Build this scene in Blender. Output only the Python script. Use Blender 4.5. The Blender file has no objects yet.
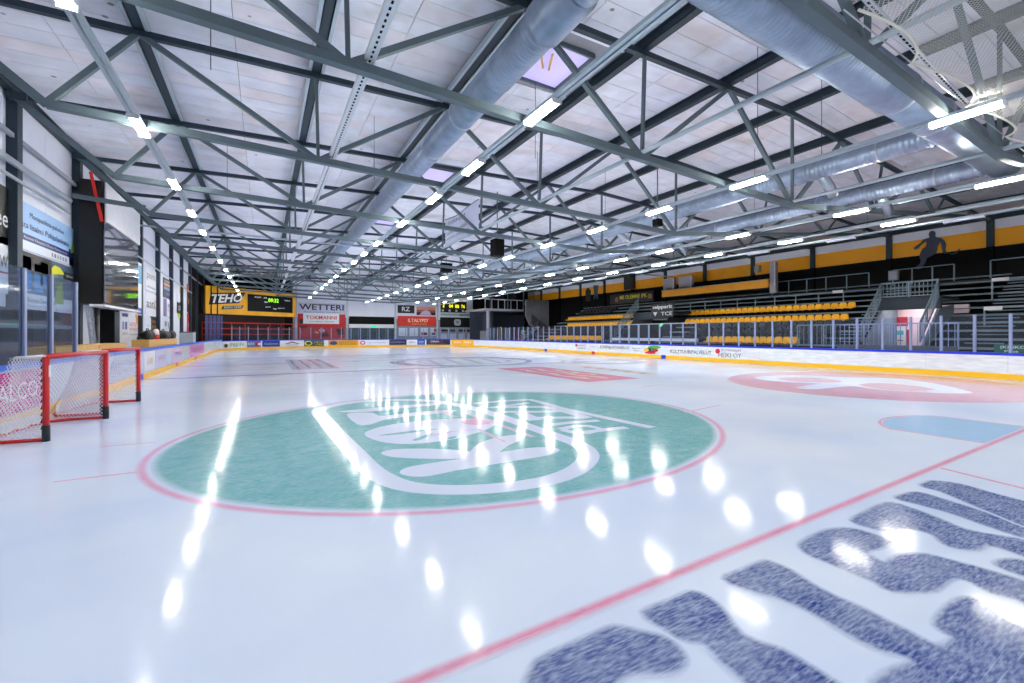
import bpy, bmesh, math, random
from mathutils import Vector, Matrix
from mathutils.geometry import tessellate_polygon
random.seed(7)
sc = bpy.context.scene
COL = sc.collection
# ------------------------------------------------------------------ camera, world, exposure
FPX, VPX, HY, CH = 429.5, 264.0, 334.0, 1.75
YAW = math.atan((512 - VPX) / FPX)
cam_d = bpy.data.cameras.new('camera'); cam = bpy.data.objects.new('camera', cam_d); COL.objects.link(cam)
# FPX / VPX / YAW describe the survey frame in which everything below is laid out; its X and Y are brought to true
# proportion by SX, SY at the very end of the script, and the real camera (TFPX, TCX) belongs to that true world.
TCX, TFPX = 585.0, math.sqrt((585.0 - VPX) * (1257.0 - 585.0))
TYAW = math.atan((TCX - VPX) / TFPX)
SX, SY = math.cos(TYAW) / math.cos(YAW), math.sin(TYAW) / math.sin(YAW)
cam.location = (0, 0, CH); cam.rotation_euler = (math.pi / 2, 0, -TYAW)
cam_d.sensor_width = 36; cam_d.lens = TFPX / 1024 * 36; cam_d.shift_y = -(341.5 - HY) / 1024; cam_d.shift_x = (512 - TCX) / 1024
cam_d.clip_start = 0.05; cam_d.clip_end = 300
sc.camera = cam
w = bpy.data.worlds.new('world'); sc.world = w; w.use_nodes = True
w.node_tree.nodes['Background'].inputs[0].default_value = (0.6, 0.7, 0.9, 1)
w.node_tree.nodes['Background'].inputs[1].default_value = 0.6
sc.view_settings.view_transform = 'Standard'; sc.view_settings.look = 'None'
sc.view_settings.gamma = 1; sc.view_settings.use_curve_mapping = False
sc.view_settings.exposure = 1.26
LAMP_STRENGTH = 54.0
cy = sc.cycles
cy.use_denoising = True; cy.max_bounces = 8; cy.diffuse_bounces = 5; cy.glossy_bounces = 4
cy.transparent_max_bounces = 24; cy.sample_clamp_indirect = 6; cy.caustics_reflective = False; cy.caustics_refractive = False

FW = Vector((math.sin(YAW), math.cos(YAW), 0)); RT = Vector((math.cos(YAW), -math.sin(YAW), 0)); UP = Vector((0, 0, 1))
CAM = Vector((0, 0, CH))
def ray(u, v): return FW + RT * ((u - 512) / FPX) + UP * ((HY - v) / FPX)
def onz(u, v, z=0.0):
    d = ray(u, v); return CAM + d * ((z - CH) / d.z)
def onx(u, v, x):
    d = ray(u, v); return CAM + d * (x / d.x)
def ony(u, v, y):
    d = ray(u, v); return CAM + d * (y / d.y)
def ground(pts): return [onz(u, v).xy for u, v in pts]

# ------------------------------------------------------------------ materials
def lin(c):
    return tuple(((x / 255) / 12.92 if x / 255 <= 0.04045 else ((x / 255 + 0.055) / 1.055) ** 2.4) for x in c) + (1,)
MATS = {}
def mat(name, c, rough=0.5, metal=0.0, var=0.0, scale=4.0, bump=0.0, bscale=40.0, spec=0.5, stretch=None, coat=0.0, specks=False):
    if name in MATS: return MATS[name]
    m = bpy.data.materials.new(name); m.use_nodes = True; nt = m.node_tree; N = nt.nodes; L = nt.links
    b = N['Principled BSDF']; b.inputs['Base Color'].default_value = lin(c); b.inputs['Roughness'].default_value = rough
    b.inputs['Metallic'].default_value = metal; b.inputs['Specular IOR Level'].default_value = spec
    b.inputs['Coat Weight'].default_value = coat; b.inputs['Coat Roughness'].default_value = 0.08
    if var or bump:
        tc = N.new('ShaderNodeTexCoord'); src = tc.outputs['Object']
        if stretch:
            mp = N.new('ShaderNodeMapping'); mp.inputs['Scale'].default_value = stretch; L.new(src, mp.inputs[0]); src = mp.outputs[0]
    if var:
        n = N.new('ShaderNodeTexNoise'); n.inputs['Scale'].default_value = scale; n.inputs['Detail'].default_value = 6
        L.new(src, n.inputs['Vector'])
        mr = N.new('ShaderNodeMapRange'); mr.inputs[1].default_value = 0.3; mr.inputs[2].default_value = 0.7
        mr.inputs[3].default_value = 1 - var; mr.inputs[4].default_value = 1 + var
        L.new(n.outputs['Fac'], mr.inputs[0])
        hv = N.new('ShaderNodeHueSaturation'); hv.inputs['Color'].default_value = lin(c); L.new(mr.outputs[0], hv.inputs['Value'])
        L.new(hv.outputs[0], b.inputs['Base Color'])
    if specks:
        vo = N.new('ShaderNodeTexVoronoi'); vo.inputs['Scale'].default_value = 1.1; L.new(src, vo.inputs['Vector'])
        v2 = N.new('ShaderNodeMapRange'); v2.inputs[1].default_value = 0.05; v2.inputs[2].default_value = 0.075; v2.inputs[3].default_value = 0.75; v2.inputs[4].default_value = 0.0; L.new(vo.outputs['Distance'], v2.inputs[0])
        st = N.new('ShaderNodeTexNoise'); st.inputs['Scale'].default_value = 0.55; st.inputs['Detail'].default_value = 5; L.new(src, st.inputs['Vector'])
        s2 = N.new('ShaderNodeMapRange'); s2.inputs[1].default_value = 0.58; s2.inputs[2].default_value = 0.74; s2.inputs[3].default_value = 0.0; s2.inputs[4].default_value = 0.5; L.new(st.outputs['Fac'], s2.inputs[0])
        m1 = N.new('ShaderNodeMix'); m1.data_type = 'RGBA'; L.new(s2.outputs[0], m1.inputs[0]); L.new(hv.outputs[0], m1.inputs[6]); m1.inputs[7].default_value = lin((186, 170, 158))
        m2 = N.new('ShaderNodeMix'); m2.data_type = 'RGBA'; L.new(v2.outputs[0], m2.inputs[0]); L.new(m1.outputs[2], m2.inputs[6]); m2.inputs[7].default_value = lin((110, 92, 80)); L.new(m2.outputs[2], b.inputs['Base Color'])
    if bump:
        n2 = N.new('ShaderNodeTexNoise'); n2.inputs['Scale'].default_value = bscale; n2.inputs['Detail'].default_value = 4
        L.new(src, n2.inputs['Vector'])
        bp = N.new('ShaderNodeBump'); bp.inputs['Strength'].default_value = bump; bp.inputs['Distance'].default_value = 0.02
        L.new(n2.outputs['Fac'], bp.inputs['Height']); L.new(bp.outputs[0], b.inputs['Normal'])
    MATS[name] = m; return m
def emis(name, c, s):
    if name in MATS: return MATS[name]
    m = bpy.data.materials.new(name); m.use_nodes = True; nt = m.node_tree
    b = nt.nodes['Principled BSDF']; b.inputs['Base Color'].default_value = lin(c)
    b.inputs['Emission Color'].default_value = lin(c); b.inputs['Emission Strength'].default_value = s
    MATS[name] = m; return m
def glass_mat(name, c, refl=0.08, tint=0.0):
    if name in MATS: return MATS[name]
    m = bpy.data.materials.new(name); m.use_nodes = True; nt = m.node_tree; N = nt.nodes; L = nt.links
    N.remove(N['Principled BSDF']); out = N['Material Output']
    t = N.new('ShaderNodeBsdfTransparent'); t.inputs[0].default_value = lin(c)
    g = N.new('ShaderNodeBsdfGlossy'); g.inputs['Roughness'].default_value = 0.06
    f = N.new('ShaderNodeLayerWeight'); f.inputs[0].default_value = 0.5
    pw = N.new('ShaderNodeMath'); pw.operation = 'POWER'; L.new(f.outputs['Facing'], pw.inputs[0]); pw.inputs[1].default_value = 4
    sc_ = N.new('ShaderNodeMath'); sc_.operation = 'MULTIPLY_ADD'; L.new(pw.outputs[0], sc_.inputs[0]); sc_.inputs[1].default_value = 0.35; sc_.inputs[2].default_value = 0.015
    mx = N.new('ShaderNodeMixShader'); L.new(sc_.outputs[0], mx.inputs[0]); L.new(t.outputs[0], mx.inputs[1]); L.new(g.outputs[0], mx.inputs[2])
    d = N.new('ShaderNodeBsdfDiffuse'); d.inputs[0].default_value = lin((205, 215, 235))
    mx2 = N.new('ShaderNodeMixShader'); mx2.inputs[0].default_value = tint
    L.new(mx.outputs[0], mx2.inputs[1]); L.new(d.outputs[0], mx2.inputs[2]); L.new(mx2.outputs[0], out.inputs[0])
    MATS[name] = m; return m
def net_mat(name, c, cell, width, diag=True):
    if name in MATS: return MATS[name]
    m = bpy.data.materials.new(name); m.use_nodes = True; nt = m.node_tree; N = nt.nodes; L = nt.links
    b = N['Principled BSDF']; b.inputs['Base Color'].default_value = lin(c); b.inputs['Roughness'].default_value = 0.8
    uv = N.new('ShaderNodeUVMap'); uv.uv_map = 'UVMap'; sp = N.new('ShaderNodeSeparateXYZ'); L.new(uv.outputs[0], sp.inputs[0])
    def mth(op, a, bb):
        n = N.new('ShaderNodeMath'); n.operation = op
        for i, x in enumerate((a, bb)):
            if x is None: continue
            if hasattr(x, 'links'): L.new(x, n.inputs[i])
            else: n.inputs[i].default_value = x
        return n.outputs[0]
    if diag:
        a = mth('ADD', sp.outputs[0], sp.outputs[1]); c2 = mth('SUBTRACT', sp.outputs[0], sp.outputs[1])
    else: a, c2 = sp.outputs[0], sp.outputs[1]
    fa = mth('FRACT', mth('DIVIDE', a, cell), None); fb = mth('FRACT', mth('DIVIDE', c2, cell), None)
    la = mth('LESS_THAN', fa, width); lb = mth('LESS_THAN', fb, width)
    L.new(mth('MAXIMUM', la, lb), b.inputs['Alpha'])
    MATS[name] = m; return m

steel = mat('painted_steel', (94, 109, 117), 0.55, spec=0.25, var=0.06, scale=3)
steel_d = mat('dark_steel', (46, 60, 72), 0.5, spec=0.3, var=0.06)
galv = mat('galvanised', (176, 186, 198), 0.3, 0.85, var=0.1, scale=2)
galv_duct = mat('duct_metal', (150, 164, 184), 0.4, 0.8, var=0.14, scale=3, bump=0.1, bscale=8)
rail_m = mat('trunking', (178, 192, 202), 0.35, 0.3)
white_m = mat('white_paint', (226, 226, 232), 0.5, var=0.04)
black_m = mat('black_paint', (7, 7, 9), 0.6, spec=0.15)
blackg = mat('black_matte', (13, 13, 17), 0.75, spec=0.15)
roof_m = mat('roof_panel', (228, 229, 240), 0.75, var=0.09, scale=1.6, bump=0.12, bscale=9, specks=True)
roof_m2 = mat('roof_panel_b', (230, 224, 232), 0.75, var=0.11, scale=1.3, bump=0.12, bscale=9, specks=True)
gap_m = mat('roof_gap', (150, 146, 156), 0.9)
wall_m = mat('wall_panel', (226, 229, 242), 0.6, var=0.03, scale=0.8)
wall_grey = mat('wall_grey', (150, 152, 165), 0.65, var=0.04)
yellow_m = mat('yellow_paint', (255, 172, 0), 0.5, var=0.06, scale=1)
concrete = mat('concrete', (150, 152, 158), 0.75, var=0.1, scale=2)
concrete_d = mat('concrete_dark', (92, 96, 106), 0.8, var=0.1, scale=2)
red_m = mat('red_gloss', (196, 22, 28), 0.3, var=0.04)
blue_m = mat('blue_cap', (16, 50, 205), 0.35)
blue_l = mat('blue_cap_left', (16, 96, 220), 0.35)
kick_m = mat('yellow_kick', (244, 186, 20), 0.35)
board_w = mat('board_white', (226, 230, 238), 0.28, var=0.05, scale=3)
board_s = mat('board_scuffed', (222, 226, 233), 0.45, var=0.12, scale=2.4, stretch=(1, 0.7, 5), bump=0.25, bscale=3)
post_m = mat('glass_post', (140, 154, 192), 0.35, 0.2)
plank_m = mat('bleacher_plank', (108, 128, 142), 0.5, var=0.1, scale=2)
plank_d = mat('bleacher_tread', (38, 46, 56), 0.6, var=0.1)
fence_m = mat('fence_steel', (118, 138, 152), 0.45, 0.2)
seat_y = mat('yellow_seat', (255, 186, 0), 0.4, spec=0.3)
seat_k = mat('black_seat', (14, 19, 32), 0.45, spec=0.3)
wood_m = mat('pale_wood', (222, 172, 98), 0.55, var=0.14, scale=5, stretch=(6, 1, 6))
glass = glass_mat('rink_glass', (240, 245, 252), tint=0.02)
glass_w = glass_mat('hall_glass', (150, 165, 170), tint=0.02)
net_w = net_mat('goal_netting', (226, 226, 232), 0.075, 0.21)
net_s = net_mat('safety_netting', (196, 196, 190), 0.062, 0.2)
text_d = mat('print_dark', (40, 44, 60), 0.5)
text_w = mat('print_white', (235, 235, 240), 0.5)
ICEC = (224, 232, 246)

def ice_mat(name, paint=None, amount=1.0, mott=0.25):
    if name in MATS: return MATS[name]
    m = bpy.data.materials.new(name); m.use_nodes = True; nt = m.node_tree; N = nt.nodes; L = nt.links
    b = N['Principled BSDF']; b.inputs['Specular IOR Level'].default_value = 0.13; b.inputs['IOR'].default_value = 1.33
    geo = N.new('ShaderNodeNewGeometry')
    def noise(scale, det=4, vec=None, rot=None, stretch=None):
        src = geo.outputs['Position']
        if rot is not None:
            mp = N.new('ShaderNodeMapping'); mp.inputs['Rotation'].default_value = (0, 0, rot); mp.inputs['Scale'].default_value = stretch
            L.new(src, mp.inputs[0]); src = mp.outputs[0]
        n = N.new('ShaderNodeTexNoise'); n.inputs['Scale'].default_value = scale; n.inputs['Detail'].default_value = det
        L.new(src, n.inputs['Vector']); return n.outputs['Fac']
    def mrange(x, a, bb, c, d):
        r = N.new('ShaderNodeMapRange'); L.new(x, r.inputs[0])
        for i, vv in enumerate((a, bb, c, d)): r.inputs[i + 1].default_value = vv
        return r.outputs[0]
    def mth(op, a, bb=None):
        n = N.new('ShaderNodeMath'); n.operation = op; n.use_clamp = True
        for i, x in enumerate((a, bb)):
            if x is None: continue
            if hasattr(x, 'links'): L.new(x, n.inputs[i])
            else: n.inputs[i].default_value = x
        return n.outputs[0]
    big = noise(0.35, 3)
    base = N.new('ShaderNodeMix'); base.data_type = 'RGBA'
    base.inputs[6].default_value = lin((208, 222, 250)); base.inputs[7].default_value = lin((224, 235, 254))
    L.new(mrange(big, 0.35, 0.65, 0, 1), base.inputs[0]); col = base.outputs[2]
    # skate scratches: long thin streaks in four directions
    sc_all = None
    for k, (rot, st) in enumerate(((0.5, (0.5, 26, 1)), (1.4, (0.45, 30, 1)), (2.2, (0.6, 24, 1)), (2.9, (0.5, 34, 1)))):
        s = mrange(noise(1.3 + 0.3 * k, 2, rot=rot, stretch=st), 0.66, 0.72, 0, 1)
        sc_all = s if sc_all is None else mth('MAXIMUM', sc_all, s)
    if paint:
        at = N.new('ShaderNodeAttribute'); at.attribute_name = 'fade'
        fine = mrange(noise(34, 10, rot=0.9, stretch=(0.4, 1.5, 1)), 0.3, 0.62, 1 - mott, 1.0)
        med = mrange(noise(4, 4), 0.3, 0.7, 1 - mott * 0.6, 1.0)
        f = mth('MULTIPLY', mth('MULTIPLY', at.outputs['Fac'], fine), mth('MULTIPLY', med, amount))
        f = mth('MULTIPLY', f, mrange(sc_all, 0, 1, 1, 0.62))
        mx = N.new('ShaderNodeMix'); mx.data_type = 'RGBA'; L.new(f, mx.inputs[0]); L.new(col, mx.inputs[6])
        mx.inputs[7].default_value = lin(paint); col = mx.outputs[2]
    L.new(col, b.inputs['Base Color'])
    r = mrange(noise(1.1, 4), 0.3, 0.7, 0.08, 0.125); L.new(r, b.inputs['Roughness'])
    bp = N.new('ShaderNodeBump'); bp.inputs['Strength'].default_value = 0.1; bp.inputs['Distance'].default_value = 0.003
    hh = N.new('ShaderNodeMath'); hh.operation = 'ADD'; L.new(noise(22, 3), hh.inputs[0]); L.new(sc_all, hh.inputs[1])
    L.new(hh.outputs[0], bp.inputs['Height']); L.new(bp.outputs[0], b.inputs['Normal'])
    MATS[name] = m; return m

# ------------------------------------------------------------------ mesh helpers
class MB:
    def __init__(s): s.v = []; s.f = []
    def quad(s, *p):
        i = len(s.v); s.v += [tuple(q) for q in p]; s.f.append(tuple(range(i, i + len(p)))); return s
    def box(s, x0, x1, y0, y1, z0, z1):
        i = len(s.v)
        s.v += [(x, y, z) for z in (z0, z1) for x, y in ((x0, y0), (x1, y0), (x1, y1), (x0, y1))]
        s.f += [tuple(i + k for k in q) for q in ((3, 2, 1, 0), (4, 5, 6, 7), (0, 1, 5, 4), (1, 2, 6, 5), (2, 3, 7, 6), (3, 0, 4, 7))]
        return s
    def beam(s, a, b, w, h, up=(0, 0, 1)):
        a, b = Vector(a), Vector(b); d = (b - a).normalized(); u = Vector(up)
        if abs(d.dot(u)) > 0.98: u = Vector((0, 1, 0))
        r = d.cross(u).normalized(); u = r.cross(d).normalized(); i = len(s.v)
        for p in (a, b):
            for sx, sy in ((-1, -1), (1, -1), (1, 1), (-1, 1)): s.v.append(tuple(p + r * (sx * w / 2) + u * (sy * h / 2)))
        s.f += [tuple(i + k for k in q) for q in ((0, 1, 2, 3), (7, 6, 5, 4), (0, 4, 5, 1), (1, 5, 6, 2), (2, 6, 7, 3), (3, 7, 4, 0))]
        return s
    def tube(s, pts, r, n=8, cap=True, radii=None):
        pts = [Vector(p) for p in pts]; prev = None; rings = []
        for k, p in enumerate(pts):
            d = (pts[min(k + 1, len(pts) - 1)] - pts[max(k - 1, 0)]).normalized()
            if prev is None:
                u = Vector((0, 0, 1)) if abs(d.z) < 0.9 else Vector((1, 0, 0)); a = d.cross(u).normalized()
            else: a = (prev - d * prev.dot(d)).normalized()
            prev = a; bb = d.cross(a); rr = radii[k] if radii else r; i = len(s.v)
            s.v += [tuple(p + a * (math.cos(t) * rr) + bb * (math.sin(t) * rr)) for t in [2 * math.pi * j / n for j in range(n)]]
            rings.append(i)
        for i0, i1 in zip(rings, rings[1:]):
            s.f += [(i0 + j, i0 + (j + 1) % n, i1 + (j + 1) % n, i1 + j) for j in range(n)]
        if cap:
            s.f.append(tuple(rings[0] + j for j in range(n))[::-1]); s.f.append(tuple(rings[-1] + j for j in range(n)))
        return s
    def prism(s, poly, ext):
        poly = [Vector(p) for p in poly]; ext = Vector(ext); n = len(poly); i = len(s.v)
        s.v += [tuple(p) for p in poly] + [tuple(p + ext) for p in poly]
        for t in tessellate_polygon([poly]):
            s.f.append(tuple(i + k for k in t)); s.f.append(tuple(i + n + k for k in t[::-1]))
        s.f += [(i + k, i + (k + 1) % n, i + n + (k + 1) % n, i + n + k) for k in range(n)]
        return s
    def mesh(s, name, m, smooth=False):
        me = bpy.data.meshes.new(name); me.from_pydata(s.v, [], s.f); me.update()
        bm = bmesh.new(); bm.from_mesh(me); bmesh.ops.recalc_face_normals(bm, faces=bm.faces); bm.to_mesh(me); bm.free()
        if m: me.materials.append(m)
        if smooth: me.shade_smooth()
        return me
    def build(s, name, m, parent=None, smooth=False):
        return put(name, s.mesh(name, m, smooth), parent)
def put(name, me, parent=None, loc=None, rz=0.0):
    o = bpy.data.objects.new(name, me); COL.objects.link(o)
    if parent is not None:
        o.parent = parent
    if loc is not None: o.location = loc
    o.rotation_euler.z = rz
    return o
def tag(o, label, cat=None, group=None):
    o['label'] = label
    if cat: o['category'] = cat
    if group: o['group'] = group
    return o
def thing(name, label, cat, group=None, loc=(0, 0, 0), rz=0.0):
    o = bpy.data.objects.new(name, None); COL.objects.link(o); o.location = loc; o.rotation_euler.z = rz
    o.empty_display_size = 0.2
    return tag(o, label, cat, group)
def structure(o): o['kind'] = 'structure'; return o
def smooth_by(o, ang=0.6):
    o.data.shade_smooth()
    return o
def text(s, parent, m, org, xd, yd, w=None, h=0.5, name='lettering', off=0.0, shear=0.0, dep=0.004, fit=True):
    cu = bpy.data.curves.new('t', 'FONT'); cu.body = s; cu.size = 1; cu.offset = off; cu.shear = shear; cu.resolution_u = 2
    to = bpy.data.objects.new('t', cu); COL.objects.link(to); bpy.context.view_layer.update()
    me = bpy.data.meshes.new_from_object(to.evaluated_get(bpy.context.evaluated_depsgraph_get()))
    bpy.data.objects.remove(to); bpy.data.curves.remove(cu)
    if not me.vertices: return None
    xs = [v.co.x for v in me.vertices]; ys = [v.co.y for v in me.vertices]
    x0, x1, y0, y1 = min(xs), max(xs), min(ys), max(ys)
    sy = h / max(y1 - y0, 1e-3); sx = (w / (x1 - x0)) if w else sy
    org, xd, yd = Vector(org), Vector(xd).normalized(), Vector(yd).normalized(); nz = xd.cross(yd)
    for v in me.vertices:
        v.co = org + xd * ((v.co.x - x0) * sx) + yd * ((v.co.y - y0) * sy) + nz * dep
    me.name = name; me.materials.clear(); me.materials.append(m); me.update()
    return put(name, me, parent)
ORD = ['first', 'second', 'third', 'fourth', 'fifth', 'sixth', 'seventh', 'eighth', 'ninth', 'tenth', 'eleventh', 'twelfth', 'thirteenth', 'fourteenth',
       'fifteenth', 'sixteenth', 'seventeenth', 'eighteenth', 'nineteenth', 'twentieth'] + ['twenty-' + x for x in
       ('first', 'second', 'third', 'fourth', 'fifth', 'sixth', 'seventh', 'eighth', 'ninth')] + ['thirtieth', 'thirty-first', 'thirty-second', 'thirty-third']
def T(k): return 3.1 + 4.7 * k
XL, XR, XC = -6.1, 36.8, 15.35
YN, YF = -9.0, 61.6
def ztop(x): return 8.35 + 0.0375 * (x + 5) if x <= XC else 8.35 + 0.0375 * (2 * XC - x + 5)
def zbot(x): return 6.5 - 0.0235 * (x + 3.9) if x <= XC else 6.05 + 0.115 * (x - XC)

# ------------------------------------------------------------------ floor and ice
floor = structure(MB().box(XL - 0.3, XR + 0.3, YN, YF, -0.4, -0.06).build('floor', concrete))
BX0, BX1, BY0, BY1, BR = -4.05, 24.85, -1.9, 59.3, 8.5
def corner(cx, cyy, a0, a1, n=14, r=BR): return [(cx + r * math.cos(math.radians(a0 + (a1 - a0) * k / n)), cyy + r * math.sin(math.radians(a0 + (a1 - a0) * k / n))) for k in range(n + 1)]
def rink_loop(d=0.0):
    r = BR + d
    return (corner(BX0 + BR, BY1 - BR, 180, 90, r=r) + corner(BX1 - BR, BY1 - BR, 90, 0, r=r) +
            corner(BX1 - BR, BY0 + BR, 0, -90, r=r) + corner(BX0 + BR, BY0 + BR, -90, -180, r=r))
def flat(pts, z, name, m, parent):
    """flat filled ground shape with fade = 1 everywhere"""
    return ribbon_fill([Vector((p[0], p[1])) for p in pts], z, name, m, parent, 0.0)
def area2(P): return sum(P[i][0] * P[(i + 1) % len(P)][1] - P[(i + 1) % len(P)][0] * P[i][1] for i in range(len(P))) / 2
def smooth_loop(P, n=4):
    P = [Vector((p[0], p[1])) for p in P]; out = []; L = len(P)
    for i in range(L):
        a, b, c, d = P[i - 1], P[i], P[(i + 1) % L], P[(i + 2) % L]
        for k in range(n):
            t = k / n
            out.append(0.5 * ((2 * b) + (c - a) * t + (2 * a - 5 * b + 4 * c - d) * t * t + (3 * b - a - 3 * c + d) * t ** 3))
    return out
def fade_attr(me, fades):
    at = me.attributes.new('fade', 'FLOAT', 'POINT')
    for i, f in enumerate(fades): at.data[i].value = f
MARKS = [0]
def ribbon_fill(P, z, name, m, parent, feather=0.03, grow=(1, 1)):
    MARKS[0] += 1; z = 0.6 * z + 4e-6 * MARKS[0]
    if area2(P) < 0: P = P[::-1]
    n = len(P); V = []; F = []; fd = []
    nor = []
    for i in range(n):
        t = (P[(i + 1) % n] - P[i - 1]); t = t.normalized() if t.length > 1e-6 else Vector((1, 0)); nor.append(Vector((t.y, -t.x)))
    inner = [P[i] - nor[i] * feather * grow[0] for i in range(n)]
    V = [(p.x, p.y, z) for p in inner]; fd = [1.0] * n
    for t in tessellate_polygon([[Vector((p.x, p.y, 0)) for p in inner]]): F.append(tuple(t))
    if feather > 0:
        V += [(P[i].x + nor[i].x * feather * grow[1], P[i].y + nor[i].y * feather * grow[1], z) for i in range(n)]; fd += [0.0] * n
        F += [(i, (i + 1) % n, n + (i + 1) % n, n + i) for i in range(n)]
    me = bpy.data.meshes.new(name); me.from_pydata(V, [], F); me.update(); fade_attr(me, fd)
    bm = bmesh.new(); bm.from_mesh(me)
    for f in bm.faces:
        if f.normal.z < 0: f.normal_flip()
    bm.to_mesh(me); bm.free()
    me.materials.append(m)
    return put(name, me, parent)
def stroke(pts, wd, z, name, m, parent, closed=False, feather=0.025):
    MARKS[0] += 1; z = 0.6 * z + 4e-6 * MARKS[0]
    P = [Vector((p[0], p[1])) for p in pts]; n = len(P); V = []; F = []; fd = []
    for i in range(n):
        a = P[i - 1] if (closed or i > 0) else P[i]; b = P[(i + 1) % n] if (closed or i < n - 1) else P[i]
        t = (b - a).normalized(); nn = Vector((-t.y, t.x)); ww = wd[i] if isinstance(wd, (list, tuple)) else wd
        for off, f in ((-ww / 2 - feather, 0), (-ww / 2 + feather, 1), (ww / 2 - feather, 1), (ww / 2 + feather, 0)):
            q = P[i] + nn * off; V.append((q.x, q.y, z)); fd.append(float(f))
    for i in range(n if closed else n - 1):
        a, b = i * 4, ((i + 1) % n) * 4
        F += [(a + k, b + k, b + k + 1, a + k + 1) for k in range(3)]
    me = bpy.data.meshes.new(name); me.from_pydata(V, [], F); me.update(); fade_attr(me, fd)
    bm = bmesh.new(); bm.from_mesh(me)
    for f in bm.faces:
        if f.normal.z < 0: f.normal_flip()
    bm.to_mesh(me); bm.free()
    me.materials.append(m); return put(name, me, parent)
def circle(c, r, n=72): return [(c[0] + r * math.cos(2 * math.pi * k / n), c[1] + r * math.sin(2 * math.pi * k / n)) for k in range(n)]
CXR, CYR = 0.95, 1.137
def ring(c, r, n=72): return [(c[0] + r / CXR * math.cos(2 * math.pi * k / n), c[1] + r / CYR * math.sin(2 * math.pi * k / n)) for k in range(n)]

m_ice = ice_mat('ice')
ice = MB(); lp = rink_loop(0.0); ice.quad(*[(x, y, 0) for x, y in lp])
ice = ice.build('ice_sheet', m_ice, floor); tag(ice, 'glossy white ice with painted lines and adverts')
if ice.data.polygons[0].normal.z < 0: ice.data.flip_normals()
slab = MB(); slab.prism([(x, y, -0.06) for x, y in rink_loop(0.25)], (0, 0, 0.055)); slab.build('ice_slab', concrete, floor)
p_teal = ice_mat('ice_teal', (30, 160, 158), 0.86, 0.3); p_pink = ice_mat('ice_pink', (226, 104, 164), 0.66, 0.2)
p_red = ice_mat('ice_red', (204, 66, 92), 0.68, 0.25); p_redl = ice_mat('ice_redline', (224, 76, 134), 0.74, 0.2)
p_white = ice_mat('ice_white', (216, 226, 250), 1.0, 0.05); p_blue = ice_mat('ice_blue', (6, 52, 136), 0.97, 0.42)
p_blueline = ice_mat('ice_blueline', (16, 84, 214), 0.95, 0.15); p_crease = ice_mat('ice_crease', (160, 200, 240), 0.9, 0.1)
p_navy = ice_mat('ice_navy', (58, 68, 110), 0.75, 0.4); p_yel = ice_mat('ice_yellow', (222, 190, 110), 0.8, 0.4)
p_rose = ice_mat('ice_rose', (226, 84, 128), 0.8, 0.2); p_lilac = ice_mat('ice_lilac', (120, 110, 165), 0.5, 0.3)

# faceoff circle with the green drinks logo
CC = (3.62, 7.85)
o = ribbon_fill([Vector(p) for p in ring(CC, 4.68)], 0.002, 'faceoff_circle', p_teal, ice, 0.06); tag(o, 'green painted circle under a white logo')
stroke(ring(CC, 4.8), 0.09, 0.003, 'circle_line', p_pink, ice, True, 0.03)
loop_px = [(321, 409), (336, 405), (360, 401.6), (388, 400), (415, 400), (440, 402), (465, 406.5), (490, 413), (515, 421.5), (540, 430.5), (562, 438), (578, 444), (587, 451),
           (588, 458), (580, 467), (566, 474.5), (545, 481), (510, 486.5), (470, 489.5), (430, 489), (402, 485), (384, 478), (369, 468), (352, 450), (337, 434), (326, 421), (319, 413)]
stroke(smooth_loop(ground(loop_px), 3), 0.24, 0.004, 'logo_outline', p_white, ice, True, 0.03)
LOGO = [[(383, 453), (395, 449.7), (430, 449.2), (460, 451), (478, 454.5), (462, 458), (420, 458), (393, 456.3)],
        [(402.5, 471), (412, 467), (440, 462.5), (470, 458), (505, 452), (535, 448), (553, 448.5), (557, 450.5), (545, 455), (515, 460), (485, 465), (455, 470), (430, 475), (415, 475.8), (404, 474)],
        [(470, 458), (476, 447), (488, 440.5), (505, 436.5), (523, 435), (518, 440), (505, 446), (492, 455)],
        [(366, 433.5), (376, 428.5), (398, 423.8), (430, 420.3), (462, 418.8), (486, 420.5), (494, 423.5), (486, 429), (466, 435.5), (448, 439.6), (420, 443), (395, 443.2), (375, 439.3)],
        [(348, 414.2), (360, 413), (372, 413.2), (380, 416.2), (400, 414.4), (428, 411.4), (456, 410.3), (442, 412.7), (415, 415.6), (385, 419.2), (370, 424.2), (358, 423.6)],
        [(340, 411.7), (362, 409.3), (400, 405.8), (437, 403.2), (439, 404.6), (402, 408), (366, 411.7)]]
for px in LOGO: ribbon_fill(smooth_loop(ground(px), 3), 0.005, 'logo_letter', p_white, ice, 0.03)
for px in ([(377, 435.7), (400, 432.3), (425, 429.3), (438, 429.2), (424, 431), (400, 434.3)], [(412, 440.2), (422, 436), (434, 433), (426, 437.5), (418, 440.5)], [(446, 439), (452, 436.5), (457, 436.5), (452, 439)]):
    ribbon_fill(smooth_loop(ground(px), 2), 0.006, 'logo_gap', p_teal, ice, 0.02)
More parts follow.
